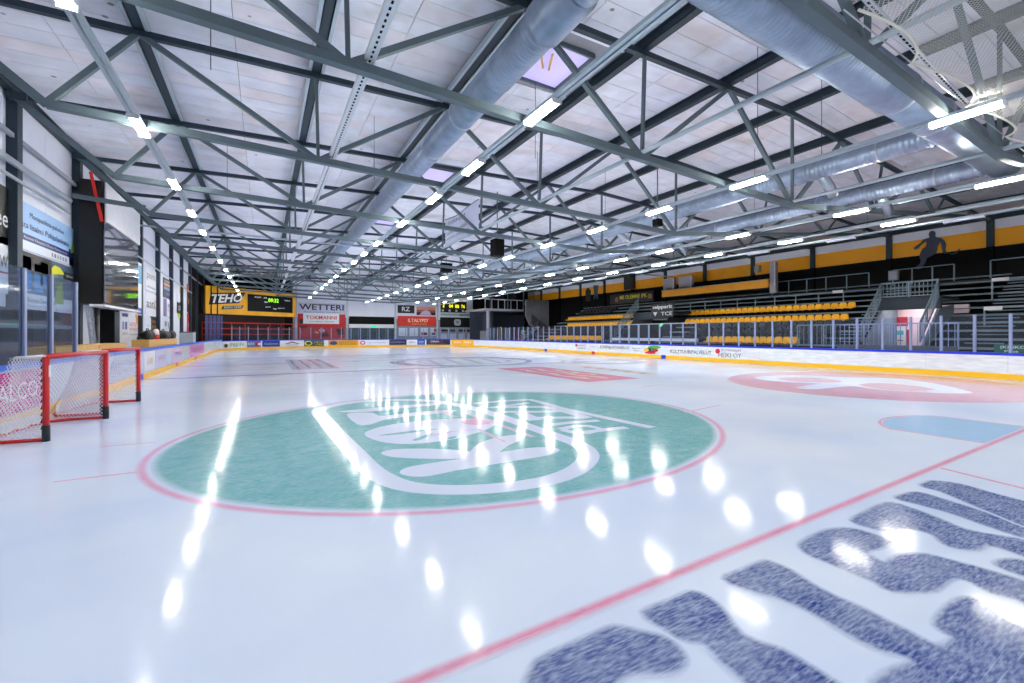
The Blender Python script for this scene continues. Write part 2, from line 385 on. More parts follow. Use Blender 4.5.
for px, wd in (([(474, 403.6), (505, 400.8), (530, 399.7), (545, 403.5), (562, 408.5), (600, 416.6), (652, 427.5)], 0.17),
               ([(490, 407.8), (512, 405), (528, 402.8)], 0.13), ([(497, 407.5), (520, 406.8), (545, 407), (565, 411.5), (588, 418)], 0.2), ([(503, 411.8), (530, 411.8), (560, 411.3)], 0.17),
               ([(523, 418), (552, 417.6), (586, 417.5)], 0.17), ([(520, 413), (536, 420.2)], 0.25), ([(546, 425.2), (570, 422.6), (598, 420.4)], 0.15),
               ([(560, 429.2), (575, 425.8), (588, 426), (602, 429.2), (586, 433), (572, 432.3), (562, 429.6)], 0.13), ([(582, 432.7), (605, 429.6), (626, 427.4)], 0.15)):
    stroke(ground(px), wd, 0.005, 'logo_letter', p_white, ice, False, 0.025)
ribbon_fill([Vector(p) for p in circle(onz(476.5, 421.8).xy, 0.31, 28)], 0.007, 'faceoff_dot', p_pink, ice, 0.03)
for px in ([(430, 436), (452, 431.5), (478, 429.5), (505, 442)], [(462, 412), (500, 425), (533, 437)], [(505, 427), (518, 432)], [(436, 410), (455, 417)]):
    stroke(ground(px), 0.05, 0.0075, 'faceoff_mark', p_pink, ice, False, 0.02)
for a, b in (((100, 447), (156, 442)), ((53, 482), (137, 472)), ((640, 387.3), (664, 384.2)), ((684, 412.3), (720, 405))):
    stroke(ground([a, b]), 0.05, 0.003, 'hash_mark', p_pink, ice, False, 0.02)
# goal line, crease, restricted area, blue and red lines
stroke([(BX0 + 1.9, 2.12), (BX1 - 1.9, 2.12)], 0.07, 0.004, 'goal_line', p_redl, ice, False, 0.025)
cre = [(9.99, 2.12), (9.99, 3.3)] + [(11.22 + 1.5 * math.cos(math.radians(a)), 2.75 + 1.1 * math.sin(math.radians(a))) for a in range(148, 31, -9)] + [(12.45, 3.3), (12.45, 2.12)]
ribbon_fill([Vector(p) for p in cre], 0.002, 'goal_crease', p_crease, ice, 0.02); stroke(cre, 0.05, 0.0035, 'crease_line', p_redl, ice, False, 0.02)
stroke([(7.66, 2.12), (6.6, -1.9)], 0.06, 0.003, 'restricted_area_line', p_redl, ice, False, 0.02)
stroke([(14.8, 2.12), (15.8, -1.9)], 0.05, 0.003, 'restricted_area_line', p_redl, ice, False, 0.02)
for yy, pm, wd in ((21.3, p_blueline, 0.3), (28.9, p_redl, 0.3), (36.2, p_blueline, 0.3), (55.2, p_redl, 0.06)):
    stroke([(BX0 + 0.05, yy), (BX1 - 0.05, yy)], wd, 0.003, 'ice_line', pm, ice, False, 0.02)
# red logo circle
RC = (18.8, 6.95)
ribbon_fill([Vector(p) for p in ring(RC, 4.85)], 0.002, 'faceoff_circle', p_red, ice, 0.05)
ribbon_fill(smooth_loop(ground([(755, 378.2), (765, 376.2), (800, 375.3), (850, 377.6), (890, 378.3), (930, 383), (962, 390), (968, 393), (930, 392.7), (880, 389.5), (850, 386), (815, 389), (797, 387.7), (812, 384.8), (822, 383.5), (780, 381.5)]), 3), 0.003, 'logo_letter', p_white, ice, 0.04)
ribbon_fill(smooth_loop(ground([(776, 378.3), (795, 377.3), (825, 378.8), (842, 382), (815, 382.4), (790, 380.8)]), 3), 0.004, 'logo_gap', p_red, ice, 0.03)
ribbon_fill(smooth_loop(ground([(858, 384.4), (880, 383), (915, 386), (934, 390), (900, 390.6), (872, 387.7)]), 3), 0.004, 'logo_gap', p_red, ice, 0.03)
# rectangular adverts and far markings
o = flat([(10.2, 12.15), (12.85, 12.15), (12.85, 19.3), (10.2, 19.3)], 0.002, 'ice_advert', p_rose, ice)
for k, (a, b) in enumerate((((10.9, 13), (10.9, 18.2)), ((11.7, 12.8), (11.7, 18.4)), ((12.3, 14.2), (12.3, 17.4)))):
    stroke([(a[0] + 0.16 * math.sin(j * 1.7), a[1] + (b[1] - a[1]) * j / 9) for j in range(10)], [0.12 + 0.16 * (j % 3 == 1) for j in range(10)], 0.003, 'advert_print', p_yel, ice)
flat([(14.2, 13.1), (15.1, 13.1), (15.4, 18.3), (14.6, 18.3)], 0.002, 'ice_advert', p_yel, ice)
for j in range(5): stroke([(14.35, 13.6 + j * 0.95), (15.1, 13.9 + j * 0.95)], 0.2, 0.003, 'advert_print', p_navy, ice)
stroke(circle((11.2, 25.6), 4.2), [0.35 + 0.55 * (1 if k < 18 or 30 < k < 50 else 0) for k in range(72)], 0.004, 'center_circle', p_navy, ice, True, 0.05)
stroke(circle((11.2, 25.6), 2.9), 0.25, 0.004, 'center_circle', p_lilac, ice, True, 0.05)
for k in range(4): stroke([(8.6 + k * 1.3, 23.0), (9.6 + k * 1.3, 28.0)], 0.35, 0.004, 'center_logo_stroke', p_lilac, ice)
o = flat([(1.2, 23.5), (3.4, 23.5), (3.4, 33), (1.2, 33)], 0.002, 'ice_advert', p_lilac, ice)
for j in range(4): stroke([(1.5 + j * 0.55, 24.2), (1.5 + j * 0.55, 32.3)], 0.22, 0.0035, 'advert_print', p_navy, ice)
stroke(circle((18.8, 21.0), 2.2, 40), 1.0, 0.004, 'ice_advert', p_lilac, ice, True, 0.1)
for j in range(3): stroke([(15.5, 24.5 + j * 1.2), (20.5, 24.2 + j * 1.2)], 0.4, 0.003, 'advert_print', p_navy, ice)
for cx in (4.0, 18.3): stroke(circle((cx, 49.2), 4.5, 48), 0.1, 0.003, 'circle_line', p_redl, ice, True, 0.03)
# blue lettering behind the goal line (broad painted blots with white between)
BLUE = [[(528, 700), (535, 667), (545, 658), (562, 650), (592, 636.5), (615, 627.5), (636, 632), (662, 638), (676, 648), (682, 662), (664, 671), (632, 671), (612, 682), (600, 700)],
        [(644, 613), (672, 601), (690, 593), (700, 594.5), (712, 602), (722, 612), (730, 624), (742, 636), (760, 644), (782, 651), (805, 665), (830, 681), (850, 700), (770, 700), (743, 677), (722, 660), (705, 643), (682, 638), (664, 627)],
        [(725, 579), (742, 571), (763, 562), (772, 563), (790, 571), (808, 583), (832, 596), (860, 608), (885, 621), (911, 634), (932, 645), (946, 646), (955, 639), (938, 627), (944, 614), (958, 602), (972, 599), (985, 606), (1005, 620), (1030, 632), (1075, 655), (1130, 700), (890, 700), (884, 678), (906, 668), (916, 664), (905, 655), (878, 648), (850, 634), (825, 619), (800, 606), (778, 597), (752, 590)],
        [(801, 545), (812, 537), (830, 530), (852, 529), (876, 536), (890, 541.5), (879, 547), (866, 551), (874, 559), (887, 563), (897, 557.5), (908, 555), (928, 555), (955, 562), (985, 570), (1030, 584), (1080, 602), (1080, 640), (1030, 606), (1010, 597), (990, 592), (968, 580.5), (950, 578), (936, 587), (926, 590.5), (890, 590), (876, 582), (858, 575), (828, 562), (808, 554)],
        [(852, 521), (866, 512), (880, 505), (893, 503), (915, 510), (940, 519.5), (960, 528), (985, 534), (1030, 541), (1080, 552), (1080, 572), (1030, 558), (994, 545), (985, 543), (974, 549), (948, 546), (935, 536), (921, 531), (902, 528), (890, 532), (872, 528)],
        [(896, 498.5), (905, 494.5), (918, 492.5), (940, 498.5), (985, 513), (1030, 530), (1080, 545), (1080, 552), (1030, 540), (985, 525), (950, 513), (921, 505)],
        [(921, 486), (928, 482.5), (934, 481), (959, 484), (991, 493), (1030, 503), (1085, 515), (1085, 542), (1030, 528), (1000, 516), (968, 503), (942, 492)],
        [(997, 564), (1010, 560), (1030, 563), (1085, 578), (1085, 592), (1040, 580), (1010, 571)]]
for px in BLUE: ribbon_fill(smooth_loop(ground(px), 3), 0.004, 'painted_letter', p_blue, ice, 0.022, (0.3, 2.2))

# ------------------------------------------------------------------ rink boards and glass
def offset_path(P, d):
    out = []
    for i, p in enumerate(P):
        a = P[max(i - 1, 0)]; b = P[min(i + 1, len(P) - 1)]; t = Vector((b[0] - a[0], b[1] - a[1])).normalized()
        out.append((p[0] - t.y * d, p[1] + t.x * d))
    return out
def strip(P, z0, z1, d0, d1):
    """closed profile swept along an open plan path; outward = left of the path direction"""
    m = MB(); A, B = offset_path(P, d0), offset_path(P, d1); n = len(P)
    m.v = [(x, y, z0) for x, y in A] + [(x, y, z1) for x, y in A] + [(x, y, z1) for x, y in B] + [(x, y, z0) for x, y in B]
    for i in range(n - 1):
        for a, b in ((0, 1), (1, 2), (2, 3), (3, 0)): m.f.append((a * n + i, a * n + i + 1, b * n + i + 1, b * n + i))
    m.f += [(0, n, 2 * n, 3 * n), (n - 1, 4 * n - 1, 3 * n - 1, 2 * n - 1)]
    return m
def cumlen(P):
    s = [0]
    for a, b in zip(P, P[1:]): s.append(s[-1] + math.hypot(b[0] - a[0], b[1] - a[1]))
    return s
def at_len(P, S, t):
    for i in range(len(P) - 1):
        if S[i + 1] >= t or i == len(P) - 2:
            f = (t - S[i]) / max(S[i + 1] - S[i], 1e-9); return (P[i][0] + (P[i + 1][0] - P[i][0]) * f, P[i][1] + (P[i + 1][1] - P[i][1]) * f)
def sub_path(P, S, t0, t1):
    return [at_len(P, S, t0)] + [P[i] for i in range(len(P)) if t0 + 0.01 < S[i] < t1 - 0.01] + [at_len(P, S, t1)]
def boards(name, label, P, h, capm, panm, seg, capw=0.14, post=None, glass_h=0, post_gap=1.0, gap_from=None, extra=()):
    t = thing(name, label, 'boards'); S = cumlen(P); n = max(1, round(S[-1] / seg))
    for k in range(n):
        q = sub_path(P, S, S[-1] * k / n + 0.004, S[-1] * (k + 1) / n - 0.004)
        strip(q, 0.0, h - 0.1, 0.0, 0.1).build('board_panel', panm, t)
    strip(P, 0.005, 0.22, -0.015, 0.0).build('kick_strip', kick_m, t)
    strip(P, h - 0.1, h, -0.02, capw).build('cap_rail', capm, t)
    if post:
        k0, k1 = post; N = int((k1 - k0) / post_gap)
        for k in range(N + 1):
            x, y = at_len(P, S, k0 + k * post_gap); a = at_len(P, S, k0 + k * post_gap + 0.05)
            ang = math.atan2(a[1] - y, a[0] - x); nx, ny = -math.sin(ang), math.cos(ang)
            MB().tube([(x + nx * 0.06, y + ny * 0.06, h), (x + nx * 0.06, y + ny * 0.06, h + glass_h)], 0.055, 6).build('glass_post', post_m, t)
            if k < N:
                b = at_len(P, S, k0 + (k + 1) * post_gap)
                MB().beam((x + nx * 0.06, y + ny * 0.06, h + glass_h * 0.49), (b[0] + nx * 0.06, b[1] + ny * 0.06, h + glass_h * 0.49), 0.014, glass_h * 0.97).build('glass_pane', glass, t)
    return t
left_p = [(BX0, 6.6), (BX0, BY1 - BR)] + corner(BX0 + BR, BY1 - BR, 180, 164, 3)[1:]
far_p = corner(BX0 + BR, BY1 - BR, 164, 90, 12) + corner(BX1 - BR, BY1 - BR, 90, 15, 12)
right_p = corner(BX1 - BR, BY1 - BR, 15, 0, 3) + corner(BX1 - BR, BY0 + BR, 0, -45, 7)
near_p = corner(BX1 - BR, BY0 + BR, -45, -90, 7) + corner(BX0 + BR, BY0 + BR, -90, -180, 14)
bl_m = mat('board_gloss', (196, 204, 226), 0.12, var=0.05, scale=2)
bl = boards('rink_boards', 'glossy rink boards with blue cap along the left wall, behind the goals', left_p, 1.18, blue_l, bl_m, 2.4)
bf = boards('rink_boards', 'far rink boards covered in colourful adverts below the scoreboard', far_p, 1.06, blue_m, board_w, 2.4, post=(2.0, 33.0), glass_h=1.5, post_gap=1.2)
SR = cumlen(right_p)
sr0 = 2.22 + (BY1 - BR) - 4.7
br = boards('rink_boards', 'scuffed white rink boards with bright blue cap below the grandstands', right_p, 1.02, blue_m, board_s, 2.4, post=(sr0 - 45, sr0 + 1.5), glass_h=1.5, post_gap=1.0)
boards('rink_boards', 'rink boards curving behind the camera', near_p, 1.06, blue_m, board_w, 2.4)
# small line markers on kick strips
for x, sgn in ((BX0 + 0.016, 1), (BX1 - 0.016, -1)):
    for yy, c in ((21.3, blue_m), (28.9, red_m), (36.2, blue_m)):
        MB().box(min(x, x + sgn * 0.004), max(x, x + sgn * 0.004), yy - 0.2, yy + 0.2, 0.004, 0.235).build('line_marker', c, bl if sgn > 0 else br)
# adverts on the right boards (facing the ice)
def ad_right(s, u0, u1, z0, z1, m, off=0.0):
    y0, y1 = onx(u0, 350, BX1)[1], onx(u1, 350, BX1)[1]
    return text(s, br, m, (BX1 - 0.006, y0, z0), (0, -1, 0), (0, 0, 1), y0 - y1, z1 - z0, 'board_lettering', off)
g_txt = mat('print_grey', (70, 74, 84), 0.5)
ad_right('KULTTUURIPALVELUT', 670, 711, 0.42, 0.66, g_txt, 0.01)
ad_right('KONEPAJA RITVANEN OY', 600, 629, 0.45, 0.78, g_txt, 0.01)
ad_right('KUORMAAJAT', 721, 741, 0.62, 0.82, g_txt, 0.0)
ad_right('HEIKI OY', 718, 741, 0.3, 0.58, g_txt, 0.0)
ad_right('MAANSIIRTO', 577, 585.5, 0.62, 0.8, g_txt); ad_right('HAKKARAINEN', 576.5, 585.5, 0.4, 0.54, g_txt)
ad_right('Vierema', 590, 594, 0.6, 0.7, g_txt); ad_right('Rakennus', 632, 640, 0.6, 0.72, g_txt); ad_right('Palvelu', 633, 639, 0.42, 0.52, g_txt)
y0 = onx(718, 350, BX1)[1]
def disc_x(x, yc, zc, r, m, par, name, ry=1.0, n=20, dx=-0.01):
    MB().prism([(x, yc + r * ry * math.cos(2 * math.pi * k / n), zc + r * math.sin(2 * math.pi * k / n)) for k in range(n)], (dx, 0, 0)).build(name, m, par)
disc_x(BX1 - 0.004, y0 + 0.05, 0.66, 0.16, mat('logo_red', (206, 20, 46), 0.4), br, 'logo_disc')
disc_x(BX1 - 0.004, onx(576, 350, BX1)[1], 0.72, 0.14, MATS['logo_red'], br, 'logo_disc')
yl0, yl1 = onx(645, 350, BX1)[1], onx(657, 350, BX1)[1]
disc_x(BX1 - 0.004, (yl0 + yl1) / 2, 0.56, 0.2, mat('logo_slate', (48, 56, 70), 0.4), br, 'logo_disc', (yl0 - yl1) / 0.4 * 0.9)
disc_x(BX1 - 0.012, (yl0 + yl1) / 2 - 0.3, 0.78, 0.12, mat('logo_green', (70, 170, 60), 0.4), br, 'logo_disc', 5, 16)
disc_x(BX1 - 0.012, (yl0 + yl1) / 2 + 0.1, 0.36, 0.09, MATS['logo_red'], br, 'logo_disc', 6, 16)
disc_x(BX1 - 0.014, yl1 + 0.15, 0.56, 0.12, MATS['logo_red'], br, 'logo_disc', 2, 16); disc_x(BX1 - 0.014, yl0 - 0.1, 0.56, 0.12, kick_m, br, 'logo_disc', 2, 16)
text('RAUTIO', br, text_w, (BX1 - 0.02, yl0 - 0.6, 0.5), (0, -1, 0), (0, 0, 1), (yl0 - yl1) * 0.7, 0.14, 'board_lettering')
# adverts on the far boards
SF = cumlen(far_p)
def far_t(u):
    best = None
    for i in range(600):
        x, y = at_len(far_p, SF, SF[-1] * i / 599); p = Vector((x, y, 1)) - CAM; uu = 512 + FPX * p.dot(RT) / p.dot(FW)
        if best is None or abs(uu - u) < best[0]: best = (abs(uu - u), SF[-1] * i / 599)
    return best[1]
class FarAd:
    """an advert panel bent along the far boards; local (f, g) in 0..1 gives a point on it"""
    def __init__(s, u0, u1, c, rough):
        s.t0, s.t1 = far_t(u0), far_t(u1)
        s.panel = strip(sub_path(far_p, SF, s.t0, s.t1), 0.24, 0.95, -0.012, -0.002).build('advert_panel', mat('ad_%d_%d_%d' % c, c, rough), bf)
        s.A, s.B = Vector(at_len(far_p, SF, s.t0) + (0,)), Vector(at_len(far_p, SF, s.t1) + (0,))
        s.dx = (s.B - s.A).normalized(); s.n = s.dx.cross(UP); s.w = (s.B - s.A).length
    def pt(s, f, g, d=0.0): return s.A + s.dx * (s.w * f) + s.n * (0.04 + d) + UP * (0.24 + 0.71 * g)
    def disc(s, f, g, r, m, rx=1.0, d=0.0):
        c = s.pt(f, g, d); MB().prism([c + s.dx * (r * rx * math.cos(2 * math.pi * k / 18)) + UP * (r * math.sin(2 * math.pi * k / 18)) for k in range(18)], s.n * 0.01).build('logo_disc', m, s.panel)
def ad_far(u0, u1, c, items=(), rough=0.3):
    p = FarAd(u0, u1, c, rough)
    for t_, fx, fy, fw, fh, tc in items: text(t_, p.panel, mat('ink_%d_%d_%d' % tc, tc, 0.5), p.pt(fx, fy), p.dx, UP, p.w * fw, 0.71 * fh)
    return p
def disc_y(y, xc, zc, r, m, par, name, rx=1.0, n=18, dy=-0.01):
    MB().prism([(xc + r * rx * math.cos(2 * math.pi * k / n), y, zc + r * math.sin(2 * math.pi * k / n)) for k in range(n)], (0, dy, 0)).build(name, m, par)
ad_far(206, 218, (206, 216, 230), [('Pohjola', 0.15, 0.3, 0.7, 0.35, (90, 150, 190))])
p = ad_far(219, 245, (238, 240, 240), [('IPA&1PA', 0.3, 0.2, 0.66, 0.6, (40, 140, 110))]); p.disc(0.14, 0.4, 0.2, mat('bear_brown', (70, 50, 60)), 1.5)
p = ad_far(247, 261, (112, 112, 172), [('KIRE', 0.05, 0.4, 0.46, 0.35, (240, 240, 250))]); p.disc(0.76, 0.45, 0.22, red_m, 1.6); p.disc(0.86, 0.5, 0.14, board_w, 1.4, 0.012)
ad_far(262, 280, (32, 60, 150), [('Colorex', 0.12, 0.35, 0.78, 0.35, (200, 215, 245))])
p = ad_far(281.5, 303, (232, 234, 240), [('HUOLTO', 0.25, 0.12, 0.5, 0.22, (90, 90, 110))])
MB().prism([p.pt(f, g) for f, g in ((0.12, 0.4), (0.5, 0.82), (0.88, 0.4), (0.72, 0.43), (0.5, 0.64), (0.28, 0.43))], p.n * 0.01).build('logo_roof', mat('maroon', (130, 30, 60)), p.panel)
p = ad_far(304, 324, (52, 64, 84), [('PARTURI', 0.5, 0.55, 0.46, 0.25, (226, 226, 40)), ('1984', 0.58, 0.18, 0.34, 0.25, (226, 226, 40))]); p.disc(0.22, 0.5, 0.3, mat('lime', (230, 226, 30)), 1.5); p.disc(0.22, 0.5, 0.19, MATS['ad_52_64_84'], 1.5, 0.012)
p = ad_far(328, 358.5, (246, 176, 14), [('SUKKAPUOTI', 0.34, 0.55, 0.6, 0.27, (90, 50, 20)), ('MUUSKONEN', 0.34, 0.16, 0.6, 0.27, (90, 50, 20))]); p.disc(0.17, 0.5, 0.26, mat('slate_b', (60, 70, 110)), 1.8)
p = ad_far(359.5, 388, (228, 230, 240), [('Op Pohjola', 0.24, 0.35, 0.66, 0.25, (120, 126, 140))]); p.disc(0.1, 0.5, 0.26, MATS['logo_red'], 1.3); p.disc(0.1, 0.5, 0.15, board_w, 1.3, 0.012)
ad_far(389, 406.5, (36, 40, 74), [('DIGIMEDIA', 0.08, 0.4, 0.84, 0.28, (150, 156, 190))])
ad_far(407, 416.5, (236, 240, 246), [('SEPPO', 0.14, 0.3, 0.7, 0.35, (90, 110, 150))])
ad_far(417, 425, (40, 90, 200), [('YIT', 0.15, 0.3, 0.7, 0.4, (220, 230, 250))])
ad_far(426, 450, (34, 38, 66), [('OIKEA', 0.18, 0.5, 0.36, 0.34, (240, 240, 244)), ('X', 0.6, 0.5, 0.12, 0.34, (220, 30, 40)), ('PALVELU', 0.2, 0.16, 0.6, 0.2, (200, 40, 60))])
ad_far(451.5, 476, (248, 186, 10), [('auto', 0.1, 0.35, 0.34, 0.35, (250, 250, 250)), ('osat', 0.56, 0.35, 0.34, 0.35, (250, 250, 250))])
# curved left part of the far boards keeps a pale print
# left board adverts
def ad_left(u0, u1, c, items=(), z0=0.26, z1=1.04):
    y0, y1 = onx(u0, 360, BX0)[1], onx(u1, 360, BX0)[1]
    p = MB().box(BX0 + 0.002, BX0 + 0.01, y0, y1, z0, z1).build('advert_panel', mat('adl_%d_%d_%d' % c, c, 0.25), bl)
    for s, fx, fy, fw, fh, tc in items:
        text(s, p, mat('ink_%d_%d_%d' % tc, tc, 0.5), (BX0 + 0.012, y0 + (y1 - y0) * fx, z0 + (z1 - z0) * fy), (0, 1, 0), (0, 0, 1), (y1 - y0) * fw, (z1 - z0) * fh)
ad_left(-22, 42, (214, 70, 160), [('ITALCO', 0.04, 0.3, 0.86, 0.42, (245, 235, 245))])
ad_left(107, 140, (206, 210, 232), [('Ilves Maxi', 0.08, 0.52, 0.8, 0.32, (96, 106, 150)), ('huolto', 0.2, 0.26, 0.5, 0.16, (120, 126, 160))])
ad_left(144, 155, (226, 226, 236), [('VAPO', 0.2, 0.3, 0.6, 0.4, (200, 160, 90))])
ad_left(156, 166, (196, 196, 226), [('SAVO', 0.15, 0.4, 0.7, 0.3, (150, 90, 130))])
ad_left(172, 182, (206, 186, 216), [('LIPPA', 0.15, 0.4, 0.7, 0.3, (120, 80, 160))])
ad_left(190, 204, (200, 120, 190), [('MESTA', 0.15, 0.35, 0.7, 0.36, (110, 40, 130))])
# left glass screens with posts
gl = thing('glass_screen', 'tall clear glass screen with pale posts on the near left boards', 'glass screen')
ys = [7.2, 9.6, 12.15, 13.4, 14.85]
for y in ys: MB().box(BX0 - 0.1, BX0 - 0.02, y - 0.05, y + 0.05, 1.18, 3.05).build('glass_post', post_m, gl)
gl_m = glass_mat('thick_glass', (214, 226, 240), tint=0.03)
for a, b in zip(ys, ys[1:]): MB().box(BX0 - 0.075, BX0 - 0.055, a + 0.05, b - 0.05, 1.18, 3.05).build('glass_pane', gl_m, gl)

# ------------------------------------------------------------------ walls
def wall(name, mb, m): return structure(mb.build(name, m))
wl = wall('wall_left', MB().box(XL - 0.4, XL - 0.14, YN, YF, -0.06, ztop(XL) + 0.9), wall_grey)
COLY = [T(k) + 0.2 for k in range(-3, 13)]
for i, y in enumerate(COLY):
    MB().box(XL - 0.12, XL + 0.16, y - 0.15, y + 0.15, -0.06, 8.42).build('wall_column', steel_d, wl)
    if i + 1 < len(COLY):
        for j in range(2):
            a = y + 0.16 + (4.7 - 0.32) * j / 2; dark = y > 49
            for za, zb in ((0, 4.0), (4.012, 8.45)):
                MB().box(XL - 0.14, XL - 0.06, a, a + 2.178, za - 0.06 * (za == 0), zb).build('wall_panel', blackg if dark else wall_m, wl)
MB().box(XL + 0.02, XL + 0.1, YN, YF, 7.2, 7.32).build('wall_girt', wall_grey, wl)
wr = wall('wall_right', MB().box(XR + 0.14, XR + 0.4, YN, YF, -0.06, ztop(XR) + 0.9), wall_grey)
for i, y in enumerate(COLY):
    MB().box(XR - 0.12, XR + 0.12, y - 0.35, y - 0.05, -0.06, 6.85).build('wall_column', black_m, wr)
    MB().box(XR - 0.12, XR + 0.12, y - 0.35, y - 0.05, 7.87, 8.4).build('wall_column', steel_d, wr)
    MB().box(XR - 0.12, XR + 0.12, y - 0.35, y - 0.05, 6.85, 7.87).build('wall_column', steel_d, wr)
    if i + 1 < len(COLY):
        a, b = y - 0.04, y + 4.7 - 0.36
        MB().box(XR + 0.04, XR + 0.14, a, b, -0.06, 6.845).build('wall_panel', black_m, wr)
        MB().box(XR + 0.04, XR + 0.14, a, b, 6.855, 7.865).build('wall_panel', yellow_m, wr)
        MB().box(XR + 0.04, XR + 0.14, a, b, 7.875, 8.8).build('wall_panel', wall_m, wr)
wb = wall('wall_back', MB().box(XL - 0.4, XR + 0.4, YF, YF + 0.3, -0.06, 10.2), wall_grey)
for u in (296, 347, 395, 437, 475.5):
    x = ony(u, 300, YF)[0]; MB().box(x - 0.12, x + 0.12, YF - 0.16, YF, -0.06, 8.9).build('wall_column', mat('pale_column', (190, 194, 204), 0.5), wb)
for k in range(12):
    a = 3.0 + k * 2.3; MB().box(a + 0.01, a + 2.29, YF - 0.06, YF, 3.9, 9.0).build('wall_panel', wall_m, wb)
for k in range(4): MB().box(-6.0 + k * 2.3, -3.71 + k * 2.3, YF - 0.06, YF, -0.06, 8.8).build('wall_panel', blackg, wb)
wf = wall('wall_front', MB().box(XL - 0.4, XR + 0.4, YN - 0.3, YN, -0.06, 10.2), wall_m)

# ------------------------------------------------------------------ ceiling: slab, roof panels, purlins
ceil = MB()
for (xa, xb) in ((XL - 0.4, XC), (XC, XR + 0.4)):
    za, zb = ztop(xa) + 0.42, ztop(xb) + 0.42
    ceil.prism([(xa, YN - 0.3, za), (xb, YN - 0.3, zb), (xb, YN - 0.3, zb + 0.2), (xa, YN - 0.3, za + 0.2)], (0, YF - YN + 0.6, 0))
ceil = structure(ceil.build('ceiling', gap_m))
PX = [-6.05, -2.42, 1.2, 4.83, 8.4, 11.9, 15.35] + [2 * XC - x for x in (11.9, 8.4, 4.83, 1.2, -2.42, -6.05)]
SKY = [(6.0, 7.6, 8.9, 10.6), (6.0, 7.6, 18.3, 20.1), (6.0, 7.6, 27.7, 29.5), (20.6, 22.2, 9.0, 10.8)]
cells = []
for i in range(len(PX) - 1):
    y = YN + 0.1
    while y < YF - 0.2:
        yb = min(y + 0.62, YF - 0.1)
        for j in range(2):
            xm = (PX[i] + PX[i + 1]) / 2; xa, xb = (PX[i], xm) if j == 0 else (xm, PX[i + 1])
            if not any(xa < s[1] - 0.2 and xb > s[0] + 0.2 and y < s[3] and yb > s[2] for s in SKY): cells.append((xa, xb, y, yb))
        y += 0.62
def vis_key(c):
    p = Vector(((c[0] + c[1]) / 2, (c[2] + c[3]) / 2, 9)) - CAM; d = p.dot(FW)
    if d < 1.5: return 1e6
    u = 512 + FPX * p.dot(RT) / d; v = HY - FPX * p.z / d
    return d * d if -40 < u < 1064 and -60 < v else 1e5 + d
cells.sort(key=vis_key)
def panel_mb(mb, c, g=0.008):
    xa, xb, y, yb = c[0] + g, c[1] - g, c[2] + g, c[3] - g; n = len(mb.v)
    mb.v += [(x, yy, ztop(x) + 0.42 - dz) for dz in (0.035, 0.0) for x, yy in ((xa, y), (xb, y), (xb, yb), (xa, yb))]
    mb.f += [tuple(n + k for k in q) for q in ((3, 2, 1, 0), (0, 1, 5, 4), (1, 2, 6, 5), (2, 3, 7, 6), (3, 0, 4, 7))]
for k, c in enumerate(cells[:300]):
    mb = MB(); panel_mb(mb, c); mb.build('roof_panel', roof_m if random.random() < 0.7 else roof_m2, ceil)
mb = MB()
for c in cells[300:]: panel_mb(mb, c)
o = mb.build('roof_panels', roof_m, ceil); o['kind'] = 'stuff'
for x in PX:
    z = ztop(x) + 0.385; m = MB(); L0, L1 = YN + 0.05, YF - 0.02
    m.box(x - 0.11, x + 0.11, L0, L1, z - 0.27, z - 0.255); m.box(x - 0.012, x + 0.012, L0, L1, z - 0.26, z); m.box(x - 0.11, x + 0.11, L0, L1, z - 0.015, z)
    m.box(x - 0.11, x - 0.085, L0, L1, z - 0.27, z - 0.2); m.box(x + 0.085, x + 0.11, L0, L1, z - 0.27, z - 0.2)
    m.build('roof_purlin', steel_d, ceil)
    if PX.index(x) in (1, 2, 3):
        for sx in (-0.15, 0.15): MB().box(x + sx - 0.035, x + sx + 0.035, L0, L1, z - 0.3, z - 0.14).build('purlin_channel', rail_m, ceil)
for k, s in enumerate(SKY):
    t = thing('skylight', ['square skylight with open shaft beside the large duct, nearest the camera', 'second skylight along the left duct, beyond the nearest one', 'third skylight along the left duct, farthest from the camera', 'pale skylight above the right hand ducts'][k], 'skylight')
    z = ztop((s[0] + s[1]) / 2) + 0.36
    MB().box(s[0], s[1], s[2], s[3], z + 0.03, z + 0.05).build('pane', emis('sky_pane', (196, 184, 236), 0.2), t)
    f = MB(); 
    for a in ((s[0] - 0.06, s[0], s[2] - 0.06, s[3] + 0.06), (s[1], s[1] + 0.06, s[2] - 0.06, s[3] + 0.06), (s[0], s[1], s[2] - 0.06, s[2]), (s[0], s[1], s[3], s[3] + 0.06)): f.box(*a, z - 0.06, z + 0.08)
    f.build('frame', steel, t)
    xm = (s[0] + s[1]) / 2
    if k == 0:
        MB().beam((xm - 0.5, s[2] + 0.5, z - 0.02), (xm - 0.1, s[2] + 1.0, z - 0.02), 0.05, 0.05).build('opener_arm', wood_m, t); MB().beam((xm - 0.2, s[2] + 0.4, z - 0.02), (xm + 0.1, s[2] + 1.0, z - 0.02), 0.05, 0.05).build('opener_arm', wood_m, t)

